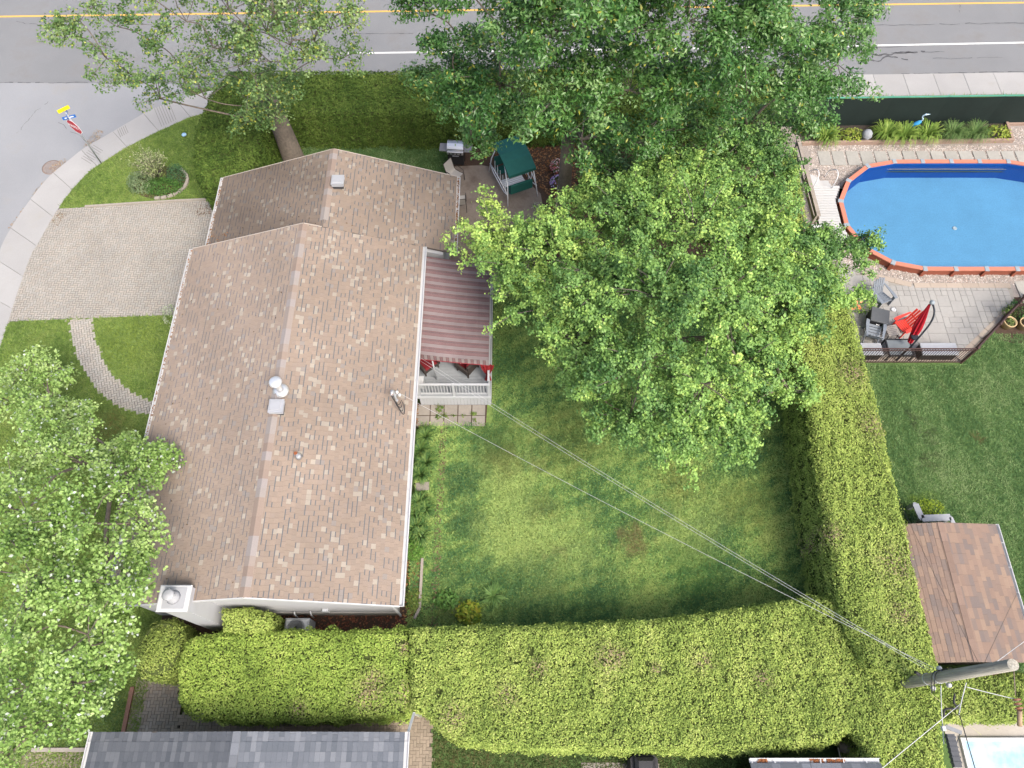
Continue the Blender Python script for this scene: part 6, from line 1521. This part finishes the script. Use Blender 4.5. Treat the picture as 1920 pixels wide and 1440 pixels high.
# ================================================================== NEAR NEIGHBOURS
gh = empty('grey_roofed_garage', (-7.6, -2.6, 0), label='building with blue-grey shingled roof at the bottom of the picture', cat='building')
GX0, GXR, GX1, GY0, GY1, GZE, GZR = -12.05, -7.62, -3.08, -6.0, .38, 2.7, 3.55
mb = MB(); sec = [(GX0 + .3, 0), (GX1 - .3, 0), (GX1 - .3, GZE), (GXR, GZR - .1), (GX0 + .3, GZE)]
n = 5; mb._add([(x, GY0 + .3, z) for x, z in sec] + [(x, GY1 - .3, z) for x, z in sec], [tuple(range(n)), tuple(range(2 * n - 1, n - 1, -1))] + [((i + 1) % n, i, n + i, n + (i + 1) % n) for i in range(n)]); mb.build('wall', M_wall, gh)
groof = roof_plane(GX0, GZE, GXR, GZR, GY0, GY1, .08).build('roof', M_deckw, gh); roof_plane(GXR, GZR, GX1, GZE, GY0, GY1, .08).build('roof_deck', M_deckw, groof)
GRY = [(.115, .127, .146), (.126, .138, .158), (.14, .152, .172), (.10, .112, .13), (.162, .174, .194), (.12, .132, .152)]
for (xe, sd, mul) in ((GX0, 22, .72), (GX1, 23, 1.0)):  # left slope's shading is multiplied into its shingle colour
    shingle_plane(groof, xe, GZE, GXR, GZR, GY0, GY1, lambda a, t, m_=mul: m_, sd, e=.145, w=.25, nparts=0, pal=GRY, pcream=0, pdash=.0, wvar=.35)
    # the courses next to the gable edge, one by one
def edge_shingles(xe, sd, mul):
    o = Vector((xe, GY1 - 1.3, GZE)); up = Vector((GXR - xe, 0, GZR - GZE)); run = up.length; up.normalize(); al = Vector((0, 1, 0)); nr = al.cross(up); nr = nr if nr.z > 0 else -nr
    g2 = random.Random(sd); vs = [MB().box((0, 0, 0), (.25, .143, .008), col=tuple(v * mul for v in c_), bev=.002).mesh('shingle', M_shing) for c_ in GRY]
    xa = al if al.cross(up).dot(nr) > 0 else -al; M0 = Matrix((xa, up, nr)).transposed().to_4x4()
    for i in range(int(run / .145)):
        for j in range(4 if i % 2 else 5):
            if g2.random() < .0: continue
            M = M0.copy(); M.translation = o + al * (.16 + j * .254 + (.0 if i % 2 else .0)) + up * (i + .5) * .145 + nr * (.0185 + .002 * g2.random()); link_mesh('shingle', g2.choice(vs), groof, M)
edge_shingles(GX0, 1, .72); edge_shingles(GX1, 2, 1.0)  # edge tabs carry the same slope shading in their colour
mb = MB(); y = GY0
while y < GY1: MB().bar((GXR, y, GZR + .012), (GXR, min(GY1, y + .3), GZR + .016), .22, .014).build('ridge_cap', mat('grey_cap', (0.143, 0.154, 0.173), .92, rnd=.15, amt=.12, scale=40), groof); y += .305
gutter(GX0, GZE, GY0, GY1, -1, parent=gh); gutter(GX1, GZE, GY0, GY1, 1, parent=gh)
MB().bar((GX1 + .06, GY1 - .05, GZE - .14), (*xy(776, 1338, 2.0), 2.0), .07, .055).build('downspout', M_fascia, gh)
MB().bar((*xy(776, 1338, 2.0), 2.02), (*xy(776, 1338, 2.0), .1), .07, .055).build('downspout', M_fascia, gh)
# small roof at the bottom right
bs_ = empty('small_outbuilding', (8.5, -1.6, 0), label='small outbuilding with grey roof and leaf-filled gutter at the bottom edge', cat='outbuilding')
bx0, bx1, by1 = 6.85, 10.6, -.42
MB().box(((bx0 + bx1) / 2, by1 - 1.4, 1.15), (bx1 - bx0 - .3, 2.4, 2.3)).build('wall', M_wall, bs_)
mb = MB(); mb._add([(bx0, by1, 2.35), (bx1, by1, 2.35), (bx1, by1 - 1.5, 2.9), (bx0, by1 - 1.5, 2.9), (bx0, by1, 2.28), (bx1, by1, 2.28), (bx1, by1 - 1.5, 2.83), (bx0, by1 - 1.5, 2.83)], [(0, 3, 2, 1), (4, 5, 6, 7), (0, 1, 5, 4), (1, 2, 6, 5), (2, 3, 7, 6), (3, 0, 4, 7)]); br_ = mb.build('roof', mat('slate_shingle_plain', (.10, .11, .125), .9, amt=.2, scale=12), bs_)
mb = MB(); mb._add([(bx0, by1 - 1.5, 2.9), (bx1, by1 - 1.5, 2.9), (bx1, by1 - 3, 2.35), (bx0, by1 - 3, 2.35)], [(0, 3, 2, 1)]); mb.build('roof_back', MATS['slate_shingle_plain'], bs_)
g2 = random.Random(4)
for i in range(4):
    for j in range(13): 
        c_ = Vector((bx0 + .15 + j * .287, by1 - .07 - i * .14, 2.366 + i * .0515)); M = Matrix.Translation(c_) @ Matrix.Rotation(R(-20.1), 4, 'X') @ Matrix.Diagonal((.28, .145, .008 + .003 * g2.random(), 1))
        link_mesh('shingle', unit_box(mat('slate_shingle', (.135, .145, .165), .9, amt=.15, scale=20, rnd=.3), .1), br_, M)
mb = MB(); mb.box(((bx0 + bx1) / 2, by1 + .06, 2.26), (bx1 - bx0, .11, .01)); mb.box(((bx0 + bx1) / 2, by1 + .12, 2.31), (bx1 - bx0, .015, .11))
for k in range(6): mb.box((bx0 + .05 + k * .66, by1 + .06, 2.355), (.02, .12, .006))
gt = mb.build('gutter', M_fascia, bs_)
for (a, b) in ((7.1, 7.35), (8.6, 9.0), (9.1, 9.6)): litter('leaf_litter', [(a, by1 + .015), (b, by1 + .015), (b, by1 + .105), (a, by1 + .105)], 1100, [(.3, .11, .04), (.22, .09, .04)], .07, M_lit, 2.275, gt)
cv = at(1208, 1432, .8); cvo = empty('covered_grill', (cv.x, cv.y, 0), label='black covered barbecue at the bottom edge of the picture', cat='barbecue cover')
MB().prism([(cv.x - .42, cv.y - .3), (cv.x + .42, cv.y - .3), (cv.x + .42, cv.y + .14), (cv.x + .3, cv.y + .24), (cv.x - .3, cv.y + .24), (cv.x - .42, cv.y + .14)], 0, .82).build('skirt', mat('black_vinyl', (.03, .03, .035), .55, amt=.15, scale=6), cvo)
MB().box((cv.x, cv.y - .03, .95), (.62, .42, .27), bev=.1).build('hood', MATS['black_vinyl'], cvo)
bd = empty('beige_bundle', (*xy(1592, 1408, .6), 0), label='rolled beige tarp in the gap beside the long hedge', cat='tarp')
q = at(1592, 1408, .6); MB().tube([q + Vector((-.3, .12, 0)), q + Vector((.1, .05, .05)), q + Vector((.35, -.25, .1))], [.14, .2, .16], 10).build('roll', mat('beige_tarp', (.33, .28, .2), .85, amt=.15), bd)
MB().bar(at(1571, 1402, .9), at(1578, 1430, .9), .03, .03).build('bamboo_stake', mat('pale_stick', (.45, .42, .36), .8), label='pale stick leaning beside the beige tarp', cat='stick')
# covered pool at the bottom right
cp = empty('covered_pool', (16.5, -2, 0), label='in-ground pool under a pale blue cover at the bottom right corner', cat='pool')
MB().prism([(13.9, 1.0), (30, 1.0), (30, .22), (14.34, .22), (14.34, -6), (13.9, -6)], -.2, .02).build('concrete_deck', mat('pool_deck_concrete', (.37, .34, .30), .9, amt=.08, scale=8, amt2=.08, scale2=.7), cp)
MB().prism([(14.30, .26), (30, .26), (30, .16), (14.40, .16), (14.40, -6), (14.30, -6)], -.2, .12).build('coping', M_fascia, cp)
nx_, ny_ = 60, 40; X = np.linspace(14.40, 21, nx_); Y = np.linspace(.16, -4.2, ny_); XX, YY = np.meshgrid(X, Y); Pq = np.c_[XX.ravel(), YY.ravel()]
Z = .05 + .018 * waves(Pq, 1.1, 3) + .012 * waves(Pq, .45, 9) + .04 * np.exp(-((Pq[:, 0] - 14.62 - .12 * (Pq[:, 1])) ** 2) / .004) + .035 * np.exp(-((Pq[:, 0] - 14.85 - .2 * (Pq[:, 1])) ** 2) / .004)
V = np.c_[Pq, Z]; idx = np.arange(nx_ * ny_).reshape(ny_, nx_); F = np.stack([idx[:-1, :-1].ravel(), idx[1:, :-1].ravel(), idx[1:, 1:].ravel(), idx[:-1, 1:].ravel()], 1)
me = np_mesh('pool_cover', V, F, None, mat('blue_cover', (.36, .52, .64), .35, amt=.15, scale=2.2, amt2=.15, scale2=.9, spec=.5, stain=((.20, .42, .62), 1.3, .48, .66)))
me.polygons.foreach_set('use_smooth', [True] * len(F)); obj('pool_cover', me, cp)

# ================================================================== UTILITY POLE AND WIRES
pb = Vector((11.97, 1.74, 0)); pole = empty('utility_pole', pb, label='grey wooden utility pole standing in the hedge corner', cat='utility pole')
M_pole = mat('weathered_pole', (0.332, 0.315, 0.265), .95, amt=.42, scale=26, amt2=.2, scale2=5, bump=1.0, bscale=30, stretch=(1, 1, .045))
MB().tube([pb, pb + Vector((0, 0, 3.7)), pb + Vector((-.02, .01, 7.42))], [.17, .155, .135], 18).build('pole', M_pole, pole)
pv_ = lambda z: pb + Vector((0, 0, z))
for z in (3.35, 3.95):
    MB().lathe(pv_(z), [(.165, 0), (.17, .02), (.17, .05), (.165, .07)], 18).build('band', M_galv, pole)
for (dx, dy, z) in ((.05, -.24, 3.4), (.22, -.2, 3.95), (-.05, .22, 4.15)):
    MB().lathe(pv_(z) + Vector((dx, dy, 0)), [(.03, 0), (.07, .03), (.035, .06), (.07, .09), (.03, .13)], 12).build('insulator', mat('grey_porcelain', (.5, .51, .52), .35, amt=.05), pole)
    MB().bar(pv_(z + .05), pv_(z + .05) + Vector((dx, dy, 0)), .03, .03).build('bracket', M_galv, pole)
mb = MB()
for i, (s0, s1) in enumerate(((3.4, 4.1), (3.5, 4.3))): mb.tube(smooth_path([pv_(s0) + Vector((.05, -.3, 0)), pv_((s0 + s1) / 2) + Vector((-.12, -.36, -.1)), pv_(s1) + Vector((-.2, .1, 0)), pv_(s1 + .2) + Vector((.1, .2, .05))], 20), .012, 5)
mb.build('jumper', M_wire, pole)
MB().tube([pv_(7.0) + Vector((.13, -.05, 0)), pv_(6.7) + Vector((.15, -.08, 0)), pv_(6.2) + Vector((.16, -.12, 0))], .012, 6).build('ground_clamp', mat('rust', (.26, .09, .04), .9), pole)
def wire(a, b, sag, r, m, label, dash=False, n=40):
    a, b = Vector(a), Vector(b); pts = [a.lerp(b, i / n) + Vector((0, 0, -sag * 4 * (i / n) * (1 - i / n))) for i in range(n + 1)]
    o = MB().tube(pts, r, 5).build('overhead_wire', m); return tag(o, label, 'wire', 'overhead wires from the utility pole')
mt = mp + Vector((.12, .02, .66)); mt2 = mp + Vector((.18, .02, .46))
wire(mt, pv_(4.1) + Vector((-.05, .2, 0)), .35, .0052, M_wirel, 'pale service wire from the roof mast to the pole, left of the pair')
# the pair that passes over the porch corner to the house
pa = at(905, 752, 3.0)
wire((-3.30, 12.60, 2.74), pv_(3.95) + Vector((-.1, .18, 0)), .30, .0052, M_wirel, 'upper wire of the close pair reaching from the pole to the eave above the porch')
wire((-3.30, 12.50, 2.68), pv_(3.85) + Vector((-.12, .16, 0)), .32, .0052, M_wirel, 'lower wire of the close pair reaching from the pole to the eave above the porch')
spl = at(1722, 1262, 3.9)
MB().tube([at(1716, 1260, 4.0), at(1724, 1265, 3.95)], .05, 8).build('splice_case', M_wire, pole)
far = lambda a, b, k: Vector(a) + (Vector(b) - Vector(a)) * k
wire(pv_(5.9) + Vector((.1, .12, 0)), (10.2, 14.0, 5.0), .3, .005, M_wire, 'thin dark wire running over the shed roof from the pole')
wire(pv_(6.4) + Vector((.1, .1, 0)), far(pv_(6.4), at(1925, 1205, 6.2), 9), .2, .008, M_wirel, 'short pale wire leaving the pole top to the picture edge')
wire(pv_(6.0) + Vector((.1, .1, 0)), (SX1 + .05, 4.4, 2.2), .02, .005, M_wire, 'thin dark wire above the shed gutter')
for i, (a, b, r, m_, lab) in enumerate((
    ((1803, 1318, 4.9), (1655, 1440, 4.7), .010, M_wirel, 'thick pale cable crossing low over the long hedge'),
    ((1812, 1280, 5.0), (1798, 1340, 5.0), .013, M_wirel, 'pale insulated lead hanging beside the pole'),
    ((1798, 1336, 5.0), (1830, 1445, 4.9), .013, M_wire, 'dark cable running down past the covered pool'),
    ((1764, 1285, 4.2), (1770, 1395, 4.1), .013, M_wirel, 'cable dropping from the pole insulator to the dark splice box'),
    ((1745, 1300, 3.6), (1840, 1378, 3.6), .006, mat('yellowish_wire', (.5, .5, .25), .6), 'thin yellowish wire over the short hedge'),
    ((1812, 1288, 5.4), (1905, 1311, 5.6), .010, M_wirel, 'pale guy wire ending at the brown insulator'))):
    wire(at(*a), far(at(*a), at(*b), 7) if i in (0, 2) else at(*b), .03, r, m_, lab)
# brown strain insulator at the picture edge
ia = at(1906, 1312, 5.6); ins = empty('strain_insulator', ia, label='brown ribbed strain insulator on the guy wire at the picture edge', cat='insulator')
for k in range(3): MB().lathe(ia + Vector((.0, -.10 * k, 0)), [(.03, -.03), (.10, -.01), (.10, .01), (.03, .03)], 14, M=Matrix.Rotation(R(80), 3, 'X')).build('shed_disc', mat('brown_porcelain', (.22, .10, .06), .35, amt=.05), ins)
MB().tube([ia + Vector((-.03, .75, .3)), ia + Vector((0, .1, 0))], .012, 6).build('rod', M_iron, ins); MB().tube([ia + Vector((0, -.25, 0)), ia + Vector((.02, -.6, -.2))], .06, 8).build('clevis', mat('tan_clevis', (.34, .24, .16), .7), ins)
# splice box and its hanger
sbx = at(1784, 1398, 4.2); sb = empty('splice_box', sbx, label='dark ribbed cable splice box hanging by the covered pool', cat='cable box')
d = (at(1793, 1432, 4.2) - at(1780, 1378, 4.2)).normalized(); a0 = at(1780, 1376, 4.2)
M_dkg = mat('dark_grey_plastic', (.07, .075, .085), .5, amt=.1)
MB().bar(a0, a0 + d * .80, .20, .14).build('body', M_dkg, sb)
for k in range(6): MB().bar(a0 + d * (.06 + k * .12), a0 + d * (.10 + k * .12), .23, .17).build('rib', M_dkg, sb)
MB().bar(at(1772, 1362, 4.25), at(1803, 1374, 4.25), .10, .03).build('hanger', mat('grey_bracket2', (.2, .21, .22), .5), sb)
MB().box(at(1769, 1366, 4.25), (.1, .12, .1), bev=.01).build('white_clamp', M_plas, sb)
MB().tube([at(1800, 1374, 4.2), at(1790, 1408, 4.2)], .012, 5).build('strut', M_dkg, sb)
MB().tube(smooth_path([at(1790, 1300, 4.6), at(1789, 1318, 4.5), at(1796, 1328, 4.5), at(1772, 1330, 4.4), at(1770, 1345, 4.3)], 20), .03, 6).build('cable_bundle', M_wire, sb)
